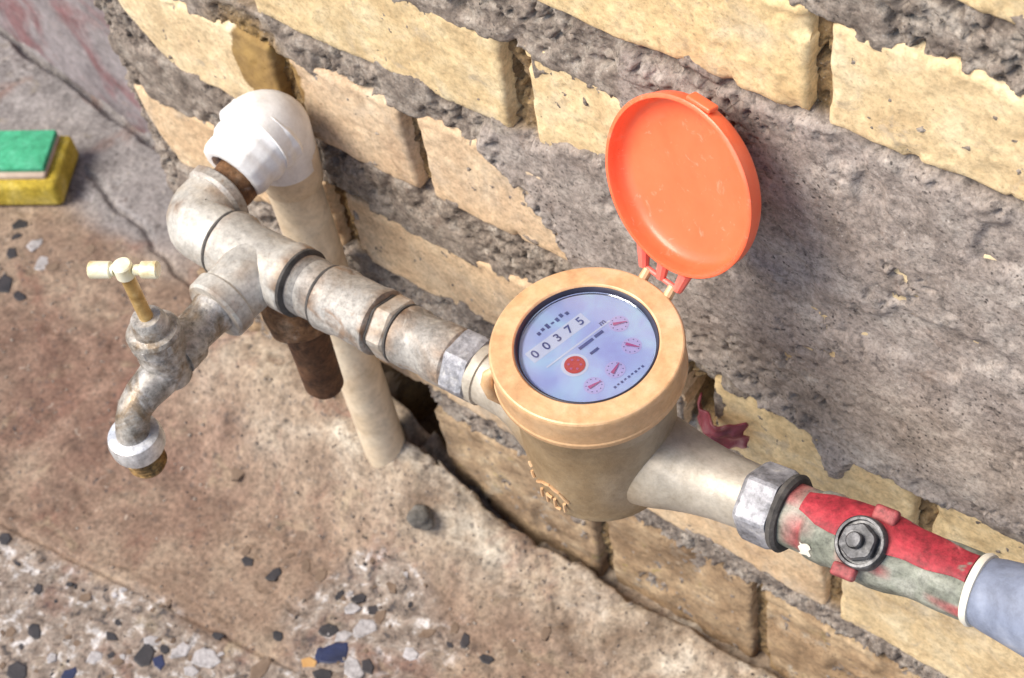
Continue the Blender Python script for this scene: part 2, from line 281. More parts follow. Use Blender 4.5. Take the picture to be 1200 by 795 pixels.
class MB:
    def __init__(s): s.v = []; s.f = []; s.a = {}
    def lathe(s, prof, org, axis, seg=40, cap0=True, cap1=True, noise=0.0, nsc=60, ring=None):
        """prof [(radius, distance along axis)]; ring(k, radius, i)->radius for non-round sections"""
        x, y, z = frame(axis); o = Vector(org); b = len(s.v)
        for i, (r, h) in enumerate(prof):
            for k in range(seg):
                an = 2 * math.pi * k / seg
                rr = ring(an, r, i) if ring else r
                p = o + z * h + (x * math.cos(an) + y * math.sin(an)) * rr
                if noise: p = p + (x * math.cos(an) + y * math.sin(an)) * noise * mnoise.noise(p * nsc) 
                s.v.append(p)
        n = len(prof)
        for i in range(n - 1):
            for k in range(seg):
                k2 = (k + 1) % seg
                s.f.append((b + i * seg + k, b + i * seg + k2, b + (i + 1) * seg + k2, b + (i + 1) * seg + k))
        if cap0: s.f.append(tuple(b + k for k in reversed(range(seg))))
        if cap1: s.f.append(tuple(b + (n - 1) * seg + k for k in range(seg)))
        return s
    def tube(s, pts, rad, seg=24, caps=True, noise=0.0, nsc=60):
        pts = [Vector(p) for p in pts]; b = len(s.v); n = len(pts)
        if not isinstance(rad, (list, tuple)): rad = [rad] * n
        tan = [(pts[min(i + 1, n - 1)] - pts[max(i - 1, 0)]).normalized() for i in range(n)]
        x, y, z = frame(tan[0])
        for i in range(n):
            if i:
                q = tan[i - 1].rotation_difference(tan[i]); x = q @ x; y = q @ y
            for k in range(seg):
                an = 2 * math.pi * k / seg; d = x * math.cos(an) + y * math.sin(an)
                p = pts[i] + d * rad[i]
                if noise: p = p + d * noise * mnoise.noise(p * nsc)
                s.v.append(p)
        for i in range(n - 1):
            for k in range(seg):
                k2 = (k + 1) % seg
                s.f.append((b + i * seg + k, b + i * seg + k2, b + (i + 1) * seg + k2, b + (i + 1) * seg + k))
        if caps:
            s.f.append(tuple(b + k for k in reversed(range(seg)))); s.f.append(tuple(b + (n - 1) * seg + k for k in range(seg)))
        return s
    def poly(s, pts, z0, z1, org, ux, uy, uz):
        """extruded polygon in frame"""
        o = Vector(org); ux, uy, uz = Vector(ux), Vector(uy), Vector(uz); b = len(s.v); n = len(pts)
        for z in (z0, z1):
            for (a_, c_) in pts: s.v.append(o + ux * a_ + uy * c_ + uz * z)
        for k in range(n):
            k2 = (k + 1) % n
            s.f.append((b + k, b + k2, b + n + k2, b + n + k))
        s.f.append(tuple(b + k for k in reversed(range(n)))); s.f.append(tuple(b + n + k for k in range(n)))
        return s
    def rbox(s, c, ux, uy, uz, hx, hy, hz, r, seg=4):
        """rounded box"""
        c = Vector(c); ux, uy, uz = Vector(ux).normalized(), Vector(uy).normalized(), Vector(uz).normalized()
        bm = bmesh.new(); bmesh.ops.create_cube(bm, size=2)
        for v in bm.verts: v.co = Vector((v.co.x * hx, v.co.y * hy, v.co.z * hz))
        bmesh.ops.bevel(bm, geom=list(bm.edges), offset=r, segments=seg, affect='EDGES', profile=0.5)
        b = len(s.v)
        for v in bm.verts: s.v.append(c + ux * v.co.x + uy * v.co.y + uz * v.co.z)
        for f_ in bm.faces: s.f.append(tuple(b + v.index for v in f_.verts))
        bm.free(); return s
    def build(s, name, mat, parent=None, sharp=35, attrs=None, smooth=True):
        me = bpy.data.meshes.new(name)
        off = Vector((0, 0, H)) - (Vector(parent['_o']) if parent is not None and '_o' in parent else Vector((0, 0, 0)))
        me.from_pydata([tuple(Vector(v) + off) for v in s.v], [], s.f); me.update()
        bm = bmesh.new(); bm.from_mesh(me); bmesh.ops.recalc_face_normals(bm, faces=bm.faces); bm.to_mesh(me); bm.free()
        if smooth:
            me.polygons.foreach_set('use_smooth', [True] * len(me.polygons)); me.set_sharp_from_angle(angle=math.radians(sharp))
        for an, fn in (attrs or {}).items():
            at = me.attributes.new(an, 'FLOAT', 'POINT')
            at.data.foreach_set('value', [float(fn(Vector(v))) for v in s.v])
        me.materials.append(M[mat] if isinstance(mat, str) else mat)
        o = bpy.data.objects.new(name, me); COL.objects.link(o)
        if parent is not None:
            o.parent = parent
            if '_o' in parent: o['_o'] = parent['_o']
        return o

def grid_mesh(name, X, Y, Z, mat, parent=None, attrs=None, flip=False):
    ny, nx = X.shape
    co = np.stack([X, Y, Z + H], -1).reshape(-1, 3).astype(np.float32)
    idx = np.arange(nx * ny).reshape(ny, nx)
    q = np.stack([idx[:-1, :-1], idx[:-1, 1:], idx[1:, 1:], idx[1:, :-1]], -1).reshape(-1, 4)
    if flip: q = q[:, ::-1]
    me = bpy.data.meshes.new(name)
    me.vertices.add(len(co)); me.vertices.foreach_set('co', co.ravel())
    me.loops.add(q.size); me.loops.foreach_set('vertex_index', q.ravel().astype(np.int32))
    me.polygons.add(len(q)); me.polygons.foreach_set('loop_start', np.arange(0, q.size, 4, dtype=np.int32))
    me.polygons.foreach_set('use_smooth', np.ones(len(q), bool))
    me.update(calc_edges=True); me.validate()
    for an, arr in (attrs or {}).items():
        at = me.attributes.new(an, 'FLOAT', 'POINT'); at.data.foreach_set('value', arr.reshape(-1).astype(np.float32))
    me.materials.append(M[mat])
    o = bpy.data.objects.new(name, me); COL.objects.link(o)
    if parent is not None: o.parent = parent
    return o

def thing(name, label, cat, loc, group=None):
    o = bpy.data.objects.new(name, None); COL.objects.link(o)
    o.empty_display_size = 0.02
    o.location = (loc[0], loc[1], loc[2] + H); o['_o'] = tuple(o.location)
    o['label'] = label; o['category'] = cat
    if group: o['group'] = group
    return o
def tag(o, label, cat, group=None):
    o['label'] = label; o['category'] = cat
    if group: o['group'] = group
    return o

# ------------------------------------------------------------------ brick wall
FLOOR = -0.495
wall = thing('brick_wall', 'rough pale yellow brick wall with wide grey mortar joints behind the pipes', 'wall', (0, 0, FLOOR))
wall['_o'] = (0, 0, 0); wall.location = (0, 0, 0)
bricks = []   # x0,x1,z0,z1,kind,round_left
def course(z0, z1, xs, kinds, rl=0):
    for i, (a0, a1) in enumerate(xs):
        bricks.append((a0, a1, z0, z1, kinds[i] if i < len(kinds) else 'brick', rl if i == 0 else 0))
course(.405, .472, [(-.47, -.32), (-.308, -.125), (-.112, .075), (.088, .27), (.283, .47), (.483, .67), (.683, .87)], [])
course(.298, .367, [(-.485, -.40), (-.388, -.21), (-.198, -.01), (.003, .19), (.203, .385), (.397, .58), (.593, .78), (.793, .9)], [])
course(.191, .260, [(-.485, -.335), (-.322, -.14), (-.128, -.03), (-.018, .170), (.183, .37), (.383, .565), (.578, .76), (.773, .9)], [])
course(.093, .1565, [(-.487, -.34), (-.327, -.125), (-.112, .0585), (.0705, .262), (.275, .46), (.473, .66), (.673, .9)], ['brick'] * 9)
course(-.016, .055, [(-.488, -.335), (-.318, -.1265), (-.1085, .088), (.101, .29), (.303, .49), (.503, .69), (.703, .9)], ['brick'] * 9)
course(-.115, -.043, [(-.489, -.318), (-.302, -.2145), (-.2015, -.012), (.0, .19), (.203, .39), (.403, .59), (.603, .79)], ['brick', 'brick_pink', 'brick_pink'], .045)
course(-.226, -.160, [(-.506, -.305), (-.287, -.075), (-.062, -.027), (-.003, .128), (.141, .33), (.343, .53), (.543, .73)], ['brick_pink', 'brick_pink', 'brick_pink'], .022)
course(-.358, -.267, [(-.507, -.335), (-.322, -.134), (-.121, .0715), (.0845, .275), (.288, .475), (.488, .68)], ['brick_pink', 'brick_pink', 'brick_pink'], .012)
course(-.53, -.385, [(-.507, -.405), (-.395, -.325), (-.258, -.1175), (-.106, .0155), (.0275, .16), (.173, .36), (.373, .56)], ['brick_dirty'] * 7)

YJ = 0.0030      # how far the joints sit behind the brick faces
def brick_mesh(x0, x1, z0, z1, kind, rl, seed):
    """front-face grid with worn irregular edges, sides run back into the wall"""
    fine = x0 < 0.35 and z0 < 0.3
    st = 0.0022 if fine else 0.01
    nx = max(6, int((x1 - x0) / st)); nz = max(5, int((z1 - z0) / st))
    u = np.linspace(0, 1, nx); v = np.linspace(0, 1, nz)
    # cluster rows at the edges for a rounded arris
    u = 0.5 - 0.5 * np.cos(np.pi * u) if not fine else u
    U, V = np.meshgrid(u, v)
    X = x0 + U * (x1 - x0); Z = z0 + V * (z1 - z0)
    # wavy outline
    wv = 0.0018
    X += wv * fbm(Z * 0 + seed * 3.1, Z, 45, 3, seed) * (1 - U) + wv * fbm(Z * 0 + seed * 5.7, Z, 45, 3, seed + 9) * U
    Z += wv * fbm(X, Z * 0 + seed * 2.3, 38, 4, seed + 3) * (1 - V) * 1.5 + wv * fbm(X, Z * 0 + seed * 4.9, 38, 4, seed + 5) * V * 1.5
    if rl:   # rounded lower left corner of the end bricks
        cx = X - x0; hh = (z1 - z0)
        bend = rl * (1 - V) ** 2.0
        X = X + bend * (1 - U) ** 1.5
    ed = np.minimum(np.minimum(U, 1 - U) * (x1 - x0), np.minimum(V, 1 - V) * (z1 - z0))
    rr = 0.0017 + 0.0009 * fbm(X, Z, 60, 3, seed + 77)
    q = np.clip(1 - ed / rr, 0, 1)
    Y = rr * (1 - np.sqrt(np.clip(1 - q * q, 0, 1)))
    Y += 0.0011 * fbm(X, Z, 26, 3, seed) + 0.0005 * fbm(X, Z, 160, 4, seed + 1) + (random.random() - 0.5) * 0.0015
    chip = fbm(X, Z, 55, 3, seed + 200)
    Y += 0.0030 * sstep(0.33, 0.50, chip) * sstep(0.012, 0.0, ed)
    pit = vnoise(X * 300, Z * 300, seed + 5)
    Y += 0.0009 * sstep(0.62, 0.85, pit)
    if kind == 'brick_dirty':
        Y += 0.0022 * fbm(X, Z, 40, 5, seed + 50) + 0.003 * sstep(0.2, 0.5, fbm(X, Z, 30, 3, seed + 51))
    if rl: Y += 0.030 * np.clip(1 - (X - X.min(axis=1, keepdims=True)) / 0.03, 0, 1) ** 2
    # ring of back vertices
    depth = 0.055
    P = np.stack([X, Y, Z], -1)
    rows = [list(P[0, :]), list(P[:, -1][1:]), list(P[-1, ::-1][1:]), list(P[::-1, 0][1:-1])]
    ring = [p for r in rows for p in r]
    idx = np.arange(nx * nz).reshape(nz, nx)
    ri = list(idx[0, :]) + list(idx[:, -1][1:]) + list(idx[-1, ::-1][1:]) + list(idx[::-1, 0][1:-1])
    verts = [tuple(p) for p in P.reshape(-1, 3)]
    b = len(verts); verts += [(p[0], depth, p[2]) for p in ring]
    faces = [(idx[j, i], idx[j, i + 1], idx[j + 1, i + 1], idx[j + 1, i]) for j in range(nz - 1) for i in range(nx - 1)]
    n = len(ring)
    faces += [(ri[k], b + k, b + (k + 1) % n, ri[(k + 1) % n]) for k in range(n)]
    faces = [tuple(int(q_) for q_ in f_) for f_ in faces]
    me = bpy.data.meshes.new('brick')
    me.from_pydata([(p[0], p[1], p[2] + H) for p in verts], [], faces); me.update()
    me.polygons.foreach_set('use_smooth', [True] * len(me.polygons)); me.set_sharp_from_angle(angle=math.radians(60))
    me.materials.append(M[kind])
    o = bpy.data.objects.new('brick', me); COL.objects.link(o); o.parent = wall
    return o
for i, bk in enumerate(bricks):
    o = brick_mesh(*bk, seed=i * 13 + 3)
    if bk[4] == 'brick_dirty': o['label'] = 'brown dirty brick in the lowest course'

# mortar: one relief sheet, fine where the camera looks
xs = np.concatenate([np.arange(-.508, .30, .0014), np.arange(.30, .9, .008)])
zs = np.concatenate([np.arange(-.54, .24, .0014), np.arange(.24, .50, .006)])
X, Z = np.meshgrid(xs, zs)
ed = np.full(X.shape, -1.0); below = np.full(X.shape, 1.0); perp = np.zeros(X.shape)
for (a0, a1, b0, b1, k, rl) in bricks:
    dx = np.minimum(X - a0, a1 - X); dz = np.minimum(Z - b0, b1 - Z)
    ed = np.maximum(ed, np.minimum(dx, dz))
    inx = (X > a0 - .01) & (X < a1 + .01)
    below = np.where(inx & (Z < b0 + .004) & (Z > b0 - .02), np.minimum(below, b0 - Z), below)
    inz = (Z > b0 + .002) & (Z < b1 - .002)
    perp = np.maximum(perp, np.where(inz & (((X > a1) & (X < a1 + .022)) | ((X < a0) & (X > a0 - .022))), 1, 0))
Y = YJ + 0.0018 * fbm(X, Z, 95, 5, 5, 0.65) + 0.0020 * fbm(X, Z, 260, 3, 6, .7)
Y += 0.006 * sstep(0.26, 0.5, fbm(X, Z, 190, 2, 21))                  # holes
Y -= 0.0022 * sstep(0.3, 0.6, fbm(X, Z, 210, 2, 22))                    # lumps
Y += perp * 0.006
Y += 0.007 * sstep(0.006, 0.0, np.abs(below - 0.0015)) * sstep(-.5, 0.1, fbm(X, Z, 25, 3, 23))                  # gap under each brick
# thick smear of cement render over the middle of the wall
SM = [(-.045, .088), (.02, .0895), (.06, .096), (.17, .090), (.3, .095), (.60, .085), (.64, -.15), (.30, -.156), (.183, -.160), (.15, -.170), (.117, -.167),
      (.095, -.172), (.084, -.195), (.074, -.197), (.066, -.170), (.05, -.163), (.028, -.166), (.005, -.150), (-.012, -.150), (-.03, -.165), (-.055, -.165), (-.075, -.118),
      (-.095, -.113), (-.118, -.085), (-.135, -.063), (-.158, -.045), (-.150, -.020), (-.10, -.008), (-.055, .005)]
sd = polydist(X, Z, SM) + 0.007 * fbm(X, Z, 45, 5, 40, 0.6)
sm = sstep(-0.001, 0.006, sd)
Ys = -0.0034 + 0.0016 * fbm(X, Z, 22, 4, 41) + 0.0010 * fbm(X, Z, 190, 4, 42, 0.7)
pitmask = sstep(-0.1, 0.35, -.25 + fbm(X, Z, 16, 3, 47) + 0.9 * sstep(0.03, 0.0, sd))
Ys += 0.0050 * sstep(0.24, 0.46, fbm(X, Z, 210, 2, 43)) * pitmask
Ys -= 0.0012 * sstep(0.35, 0.6, fbm(X, Z, 140, 2, 44)) * pitmask
Y = Y * (1 - sm) + Ys * sm
# thin smears over some brick edges
edge = sstep(0.011, 0.002, ed + .006 * fbm(X, Z, 70, 4, 62)) * sstep(0.0, 0.22, fbm(X, Z, 24, 4, 60)) * (1 - perp) * (Z > -.36)
Y = Y * (1 - edge) + (-0.0006 + 0.0008 * fbm(X, Z, 150, 3, 61)) * edge
# hollow behind the plastic pipe, where the bricks stop
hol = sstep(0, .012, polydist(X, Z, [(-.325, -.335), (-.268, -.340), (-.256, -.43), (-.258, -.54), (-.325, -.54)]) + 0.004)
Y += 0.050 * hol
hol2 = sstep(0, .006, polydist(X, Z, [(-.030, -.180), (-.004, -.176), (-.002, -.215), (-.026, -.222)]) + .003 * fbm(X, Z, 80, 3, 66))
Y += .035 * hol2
hollow_shade = np.maximum(hol, hol2)  # shade inside both hollows, painted into the mortar as near-black colour
Y += 0.026 * np.clip(1 - (X + .508) / .022, 0, 1) ** 2
Y[:, 0] = 0.10
och = sstep(0.05, 0.02, np.hypot((X + .335) * 1.0, (Z + .068) * 0.8))
och = np.maximum(och, perp * 0.8 * (1 - sm))
grid_mesh('mortar', X, Y, Z, 'mortar', wall, attrs={'smear': sm, 'ochre': och, 'hollow_shade': hollow_shade})
# solid core behind the mortar
MB().poly([(-.485, -.54), (.9, -.54), (.9, .495), (-.485, .495)], 0.056, 0.118, (0, 0, 0), (1, 0, 0), (0, 0, 1), (0, 1, 0)).build('core', 'mortar', wall, smooth=False)

# back wall beyond the corner
xs = np.linspace(-1.9, -.30, 240); zs = np.linspace(-.52, .50, 160)
X, Z = np.meshgrid(xs, zs)
Y = 0.158 - 0.13 * (X + .76) * 0.9 + 0.003 * fbm(X, Z, 14, 4, 80) + 0.0012 * fbm(X, Z, 80, 3, 81)
bw = grid_mesh('plastered_wall', X, Y, Z, 'back')
tag(bw, 'purple grey plastered wall with reddish stains beyond the brick corner', 'wall')
md = bw.modifiers.new('thick', 'SOLIDIFY'); md.thickness = 0.1; md.offset = -1.0

# ------------------------------------------------------------------ floor
xs = np.concatenate([np.linspace(-2.5, -1.05, 30), np.arange(-1.03, .22, .0022), np.linspace(.23, 2.5, 30)])
ys = np.concatenate([np.linspace(-2.5, -.38, 30), np.arange(-.37, .19, .0020), np.linspace(.2, 1.2, 12)])
X, Y = np.meshgrid(xs, ys)
Z = FLOOR + 0.0016 * fbm(X, Y, 9, 5, 90) + 0.0005 * fbm(X, Y, 120, 4, 91)
wob = 0.010 * fbm(X, Y, 30, 4, 92)
# cement haunch at the foot of the wall
left = sstep(-.17, -.30, X); rt = 1 - left
inw = sstep(-.57, -.47, X)
d = -Y
ha = 0.070 * sstep(.115, .014, d + wob * .7) * left * inw * sstep(.02, .012, Y)
hb = (0.012 * sstep(.050, .022, d + wob) * sstep(.004, .014, d + wob * 0.6) + 0.008 * sstep(.10, .04, d + wob)) * rt
Z += ha + hb
Z += 0.0050 * fbm(X, Y, 45, 5, 93, 0.65) * sstep(.11, .05, d) * inw * sstep(.02, 0, Y)
# crack between the lowest bricks and the haunch
ck = sstep(-.33, -.28, X) * sstep(.012, .007, d + wob * 0.7 + .006 * fbm(X, Y, 110, 3, 94)) 
Z -= 0.030 * ck * (1 - .62 * sstep(-.20, -.10, X + .05 * fbm(X, Y * 0, 30, 3, 141))) * (0.55 + .45 * sstep(-.25, .1, fbm(X, Y * 0, 38, 3, 140)))
# joint between floor slab and terrazzo tiles, a little raised on one side
jl = Y - (-.222 + 0.115 * (X + .53)) + 0.0012 * fbm(X, Y * 0, 30, 3, 95)
Z -= 0.0022 * sstep(.0028, .0008, np.abs(jl)) 
Z += 0.0010 * sstep(0.0, -.003, jl)
Z += 0.0012 * sstep(.007, .003, np.abs(jl - .006)) * sstep(-.6, -.2, fbm(X, Y, 12, 2, 96))
Z -= 0.0015 * sstep(.30, .5, fbm(X, Y, 48, 2, 97)) 
for (ca, cb, cc_, cs) in [(.35, -.11, -.12, 1), (.9, .05, -.10, 2), (-.2, -.165, -.18, 3), (2.2, .52, -.2, 4), (.5, .02, -.13, 5)]:
    cr = Y - (ca * X + cb) + .010 * fbm(X, Y, 11, 4, 300 + cs)
    Z -= .0014 * sstep(.0016, .0003, np.abs(cr)) * sstep(-.1, .25, fbm(X, Y, 7, 2, 320 + cs)) * inw
gap = np.abs(Y - (.158 - .117 * (X + .76)) + .004 + .006 * fbm(X, Y, 40, 3, 130))
Z -= .012 * sstep(.007, .002, gap)
cr = Y - (.075 - .30 * (X + .72)) + .012 * fbm(X, Y, 22, 4, 131)       # crack running to the wall corner
Z -= .005 * sstep(.0045, .001, np.abs(cr)) * sstep(-.79, -.76, X) * sstep(-.50, -.55, X)
jl2 = (X + .455) + 0.6 * (Y + .24)
Z -= 0.0015 * sstep(.0022, .0006, np.abs(jl2)) * (jl < 0)
cem = sstep(.085, .035, d + wob * 1.5) * inw * sstep(.03, .0, Y) * 0.9
cem = np.clip(cem, 0, 1) * (0.55 + 0.45 * sstep(-.3, .3, fbm(X, Y, 16, 4, 98)))
ter = sstep(.004, -.010, jl + 0.012 * fbm(X, Y, 20, 3, 99))
ter = np.maximum(ter, sstep(.075, .045, np.hypot((X + .235) * 0.9, (Y + .135) * 1.1) + wob * 2))
gry = sstep(.03, .07, Y + 0.25 * 0 + 0.02 * fbm(X, Y, 14, 3, 101)) * sstep(-.55, -.66, X + wob)
smut = sstep(.022, .008, np.hypot(X + .755, (Y - .098) * 1.2) + .014 * fbm(X, Y, 60, 4, 132))
damp = np.maximum(smut * .9, 0) + .85 * sstep(.16, .06, np.hypot((X + .58) * .75, (Y + .10) * 1.2) + .07 * fbm(X, Y, 14, 5, 110, .6)) * (1 - ter)
fl = grid_mesh('ground', X, Y, Z, 'floor', None, attrs={'damp': damp, 'cement': cem, 'terrazzo': ter, 'grey': gry})
fl['kind'] = 'structure'

def floor_z(x, y):
    i = int(np.clip(np.searchsorted(xs, x), 0, len(xs) - 1)); j = int(np.clip(np.searchsorted(ys, y), 0, len(ys) - 1))
    return float(Z[j, i])
def chip(x, y, r, kind, asp=0.7):
    n = random.randint(5, 8); a0 = random.random() * 6.28; ang = random.random() * 3.14
    pts = []
    for k in range(n):
        an = a0 + 2 * math.pi * k / n + random.uniform(-.25, .25); rr = r * random.uniform(.7, 1.1)
        px, py = math.cos(an) * rr, math.sin(an) * rr * asp
        pts.append((px * math.cos(ang) - py * math.sin(ang), px * math.sin(ang) + py * math.cos(ang)))
    z = floor_z(x, y); mb = MB(); b = 0
    top = [(p[0] * .86, p[1] * .86) for p in pts]
    mb.v = [Vector((x + p[0], y + p[1], z - .003)) for p in pts] + [Vector((x + p[0], y + p[1], z + .0003)) for p in pts] + [Vector((x + p[0], y + p[1], z + .0007)) for p in top]
    for l in (0, n):
        mb.f += [(l + k, l + (k + 1) % n, l + n + (k + 1) % n, l + n + k) for k in range(n)]
    mb.f.append(tuple(2 * n + k for k in range(n)))
    return mb.build('stone_chip', kind, fl, smooth=False)
# the chips one can pick out (x, y, radius, colour)
CHIPS = [(-0.2631, -0.1518, 0.0062, 'dark'),
 (-0.2467, -0.1641, 0.0102, 'blue'),
 (-0.2546, -0.1717, 0.0055, 'blue'),
 (-0.2193, -0.1587, 0.0061, 'dark'),
 (-0.258, -0.1807, 0.0061, 'orange'),
 (-0.242, -0.1835, 0.0061, 'dark'),
 (-0.2504, -0.1496, 0.0062, 'white'),
 (-0.2281, -0.1661, 0.0088, 'white'),
 (-0.2408, -0.1348, 0.0082, 'white'),
 (-0.2603, -0.1277, 0.0055, 'white'),
 (-0.2379, -0.1218, 0.0055, 'brown'),
 (-0.2615, -0.1181, 0.0048, 'dark'),
 (-0.2752, -0.1243, 0.0042, 'dark'),
 (-0.2461, -0.1202, 0.0048, 'dark'),
 (-0.3311, -0.1391, 0.0056, 'dark'),
 (-0.3144, -0.1195, 0.0049, 'brown'),
 (-0.2988, -0.1201, 0.0056, 'brown'),
 (-0.356, -0.1416, 0.005, 'dark'),
 (-0.3639, -0.1349, 0.0043, 'brown'),
 (-0.3313, -0.1186, 0.0035, 'brown'),
 (-0.4101, -0.0868, 0.0073, 'brown'),
 (-0.3683, -0.246, 0.0084, 'dark'),
 (-0.3553, -0.2443, 0.0056, 'blue'),
 (-0.3599, -0.2337, 0.0042, 'dark'),
 (-0.3729, -0.2336, 0.0056, 'white'),
 (-0.4571, -0.2797, 0.0058, 'dark'),
 (-0.4734, -0.2903, 0.0044, 'brown'),
 (-0.4423, -0.3122, 0.0086, 'dark'),
 (-0.4219, -0.2997, 0.0085, 'dark'),
 (-0.4072, -0.291, 0.0057, 'blue'),
 (-0.5392, -0.2349, 0.006, 'dark'),
 (-0.4214, -0.2677, 0.0036, 'brown'),
 (-0.3827, -0.2614, 0.0042, 'brown'),
 (-0.293, -0.1773, 0.0048, 'dark'),
 (-0.286, -0.2048, 0.0082, 'brown'),
 (-0.3272, -0.2225, 0.009, 'white'),
 (-0.3477, -0.2274, 0.007, 'white'),
 (-0.3291, -0.2348, 0.0055, 'white'),
 (-0.7792, 0.0088, 0.0077, 'dark'),
 (-0.7713, -0.0031, 0.0042, 'dark'),
 (-0.7603, -0.0199, 0.0067, 'dark'),
 (-0.7391, -0.0475, 0.01, 'dark'),
 (-0.7156, -0.0514, 0.0058, 'dark'),
 (-0.7141, -0.0119, 0.0058, 'brown'),
 (-0.6989, 0.0225, 0.005, 'brown'),
 (-0.7481, -0.001, 0.0067, 'white'),
 (-0.7254, -0.0141, 0.0075, 'white'),
 (-0.2439, -0.098, 0.0055, 'brown'),
 (-0.1704, -0.1018, 0.0054, 'dark'),
 (-0.184, -0.0979, 0.0041, 'brown'),
 (-0.1983, -0.1131, 0.0054, 'brown'),
 (-0.1989, -0.1329, 0.0061, 'white'),
 (-0.4296, -0.2877, 0.005, 'white'),
 (-0.4011, -0.2691, 0.0057, 'white'),
 (-0.4027, -0.2487, 0.0043, 'dark'),
 (-0.444, -0.2359, 0.0043, 'brown'),
 (-0.4818, -0.2513, 0.0044, 'dark'),
 (-0.332, -0.2027, 0.0042, 'dark'),
 (-0.1217, -0.0659, 0.0047, 'brown'),
 (-0.1368, -0.0882, 0.0054, 'brown'),
 (-0.1485, -0.1041, 0.0047, 'dark'),
 (-0.0904, -0.0662, 0.0047, 'brown')]
for (cx_, cy_, cr_, ck_) in CHIPS: chip(cx_, cy_, cr_ * 1.38, 'chip_' + ck_)
rnd = random.Random(11)
n_ = 0
while n_ < 170:      # the smaller ones scattered through the terrazzo
    cx_, cy_ = rnd.uniform(-.62, -.12), rnd.uniform(-.33, -.08)
    i_ = int(np.searchsorted(xs, cx_)); j_ = int(np.searchsorted(ys, cy_))
    if rnd.random() > ter[j_, i_]: continue
    chip(cx_, cy_, rnd.uniform(.0016, .0042), rnd.choice(['chip_dark', 'chip_dark', 'chip_brown', 'chip_brown', 'chip_brown', 'chip_white'])); n_ += 1

# loose grit and crumbs of mortar on the floor, too small to pick apart
def grit_patch(name, n_, mat, seed, rmin, rmax, ylo, yhi):
    rg = random.Random(seed); mb = MB()
    base = [Vector(p) for p in ((1, 0, 0), (-1, 0, 0), (0, 1, 0), (0, -1, 0), (0, 0, 1), (0, 0, -1))]
    tri = [(0, 2, 4), (2, 1, 4), (1, 3, 4), (3, 0, 4), (2, 0, 5), (1, 2, 5), (3, 1, 5), (0, 3, 5)]
    while n_ > 0:
        x_ = rg.uniform(-.80, .12); y_ = yhi - abs(rg.gauss(0, 1)) * (yhi - ylo) * .45
        if y_ < ylo or (x_ > -.5 and y_ > -.004): continue
        r_ = rmin + (rmax - rmin) * rg.random() ** 3; b_ = len(mb.v); z_ = floor_z(x_, y_)
        R3 = Matrix.Rotation(rg.random() * 6.3, 3, Vector((rg.random(), rg.random(), rg.random() + .01)).normalized())
        for p in base: 
            q = R3 @ (p * rg.uniform(.7, 1.2)) * r_; mb.v.append(Vector((x_ + q.x, y_ + q.y, z_ + q.z * .7 + r_ * .25)))
        mb.f += [(b_ + t_[0], b_ + t_[1], b_ + t_[2]) for t_ in tri]; n_ -= 1
    o_ = mb.build(name, mat, None, smooth=False); o_['kind'] = 'stuff'
    return tag(o_, 'loose ' + ('dark' if 'dark' in mat else 'pale') + ' grit scattered over the floor beside the wall', 'grit')
grit_patch('loose_grit', 1500, 'mortar', 5, .0005, .0021, -.30, .0)
grit_patch('dark_grit', 700, 'chip_dark', 6, .0004, .0014, -.34, .02)

# ------------------------------------------------------------------ water meter
AX = (0, -.105)
meter = thing('water_meter', 'round brass water meter with tan cap, pale blue dial and open orange red lid', 'water meter', (0, -.105, -.12))
# cap ring (turned section)
ring = MB(); O = (0, -.105, 0)
ring.lathe([(.0352, -.006), (.0352, -.0012), (.0358, -.0004), (.0364, 0), (.0467, -.0002), (.0474, -.0006), (.0479, -.0014), (.0480, -.0028), (.0480, -.0060), (.0477, -.0070), (.0477, -.0170),
            (.0482, -.0178), (.0482, -.0200), (.0476, -.0212), (.040, -.022)], O, (0, 0, 1), 96, False, False, noise=.0002, nsc=30)
ring.build('cap_ring', 'cap', meter, 28)
MB().lathe([(.0353, -.012), (.0353, -.0008), (.0349, -.0005), (.0340, -.0012), (.0336, -.0030), (.0330, -.012)], O, (0, 0, 1), 96, False, False).build('gasket', 'gasket', meter, 50)
dial = MB().lathe([(.0340, -.0065), (.0340, -.0048)], O, (0, 0, 1), 96).build('dial', 'dial', meter)
MB().lathe([(.0331, -.0032), (.0331, -.0024)], O, (0, 0, 1), 64).build('glass', 'glass', meter)
# body: bowl under the cap
def pale(v):
    e = mnoise.noise(v * 25) * .5 + (v.x - .028) / .03 - (v.z + .07) * 0
    return max(0, min(1, e))
body = MB()
body.lathe([(.0405, -.0215), (.0405, -.026), (.0425, -.028), (.0425, -.034), (.0412, -.037), (.0408, -.048), (.0406, -.066), (.0402, -.080), (.0392, -.092), (.0372, -.102), (.0375, -.1045), (.0350, -.1085), (.0300, -.1125), (.022, -.114)],
           O, (0, 0, 1), 80, True, True, noise=.0008, nsc=35)
bd = body.build('body', 'bronze', meter, 40, attrs={'pale': pale})
# spouts
A = Vector((0, -.105, -.083)); LE = Vector((-.090, -.105, -.0825)); RE = Vector((.087, -.100, -.072))
dl = (LE - A).normalized(); dr = (RE - A).normalized()
sp = MB()
sp.lathe([(.030, .008), (.028, .026), (.0225, .040), (.0185, .050), (.0165, .058), (.0160, .074), (.0172, .0745), (.0172, .080)], A, dl, 44, noise=.0005, nsc=50)
sp.build('inlet_spout', 'bronze', meter, 40, attrs={'pale': lambda v: max(0, min(1, (-v.x - .035) / .02))})
sp = MB()
sp.lathe([(.0262, .010), (.0256, .030), (.0240, .040), (.0216, .050), (.0196, .060), (.0180, .072), (.0172, .082), (.0168, .090)], A, dr, 44, noise=.0005, nsc=50)
sp.build('outlet_spout', 'bronze', meter, 40, attrs={'pale': lambda v: max(0, min(1, (v.x - .024) / .026 + .4 * mnoise.noise(v * 40)))})
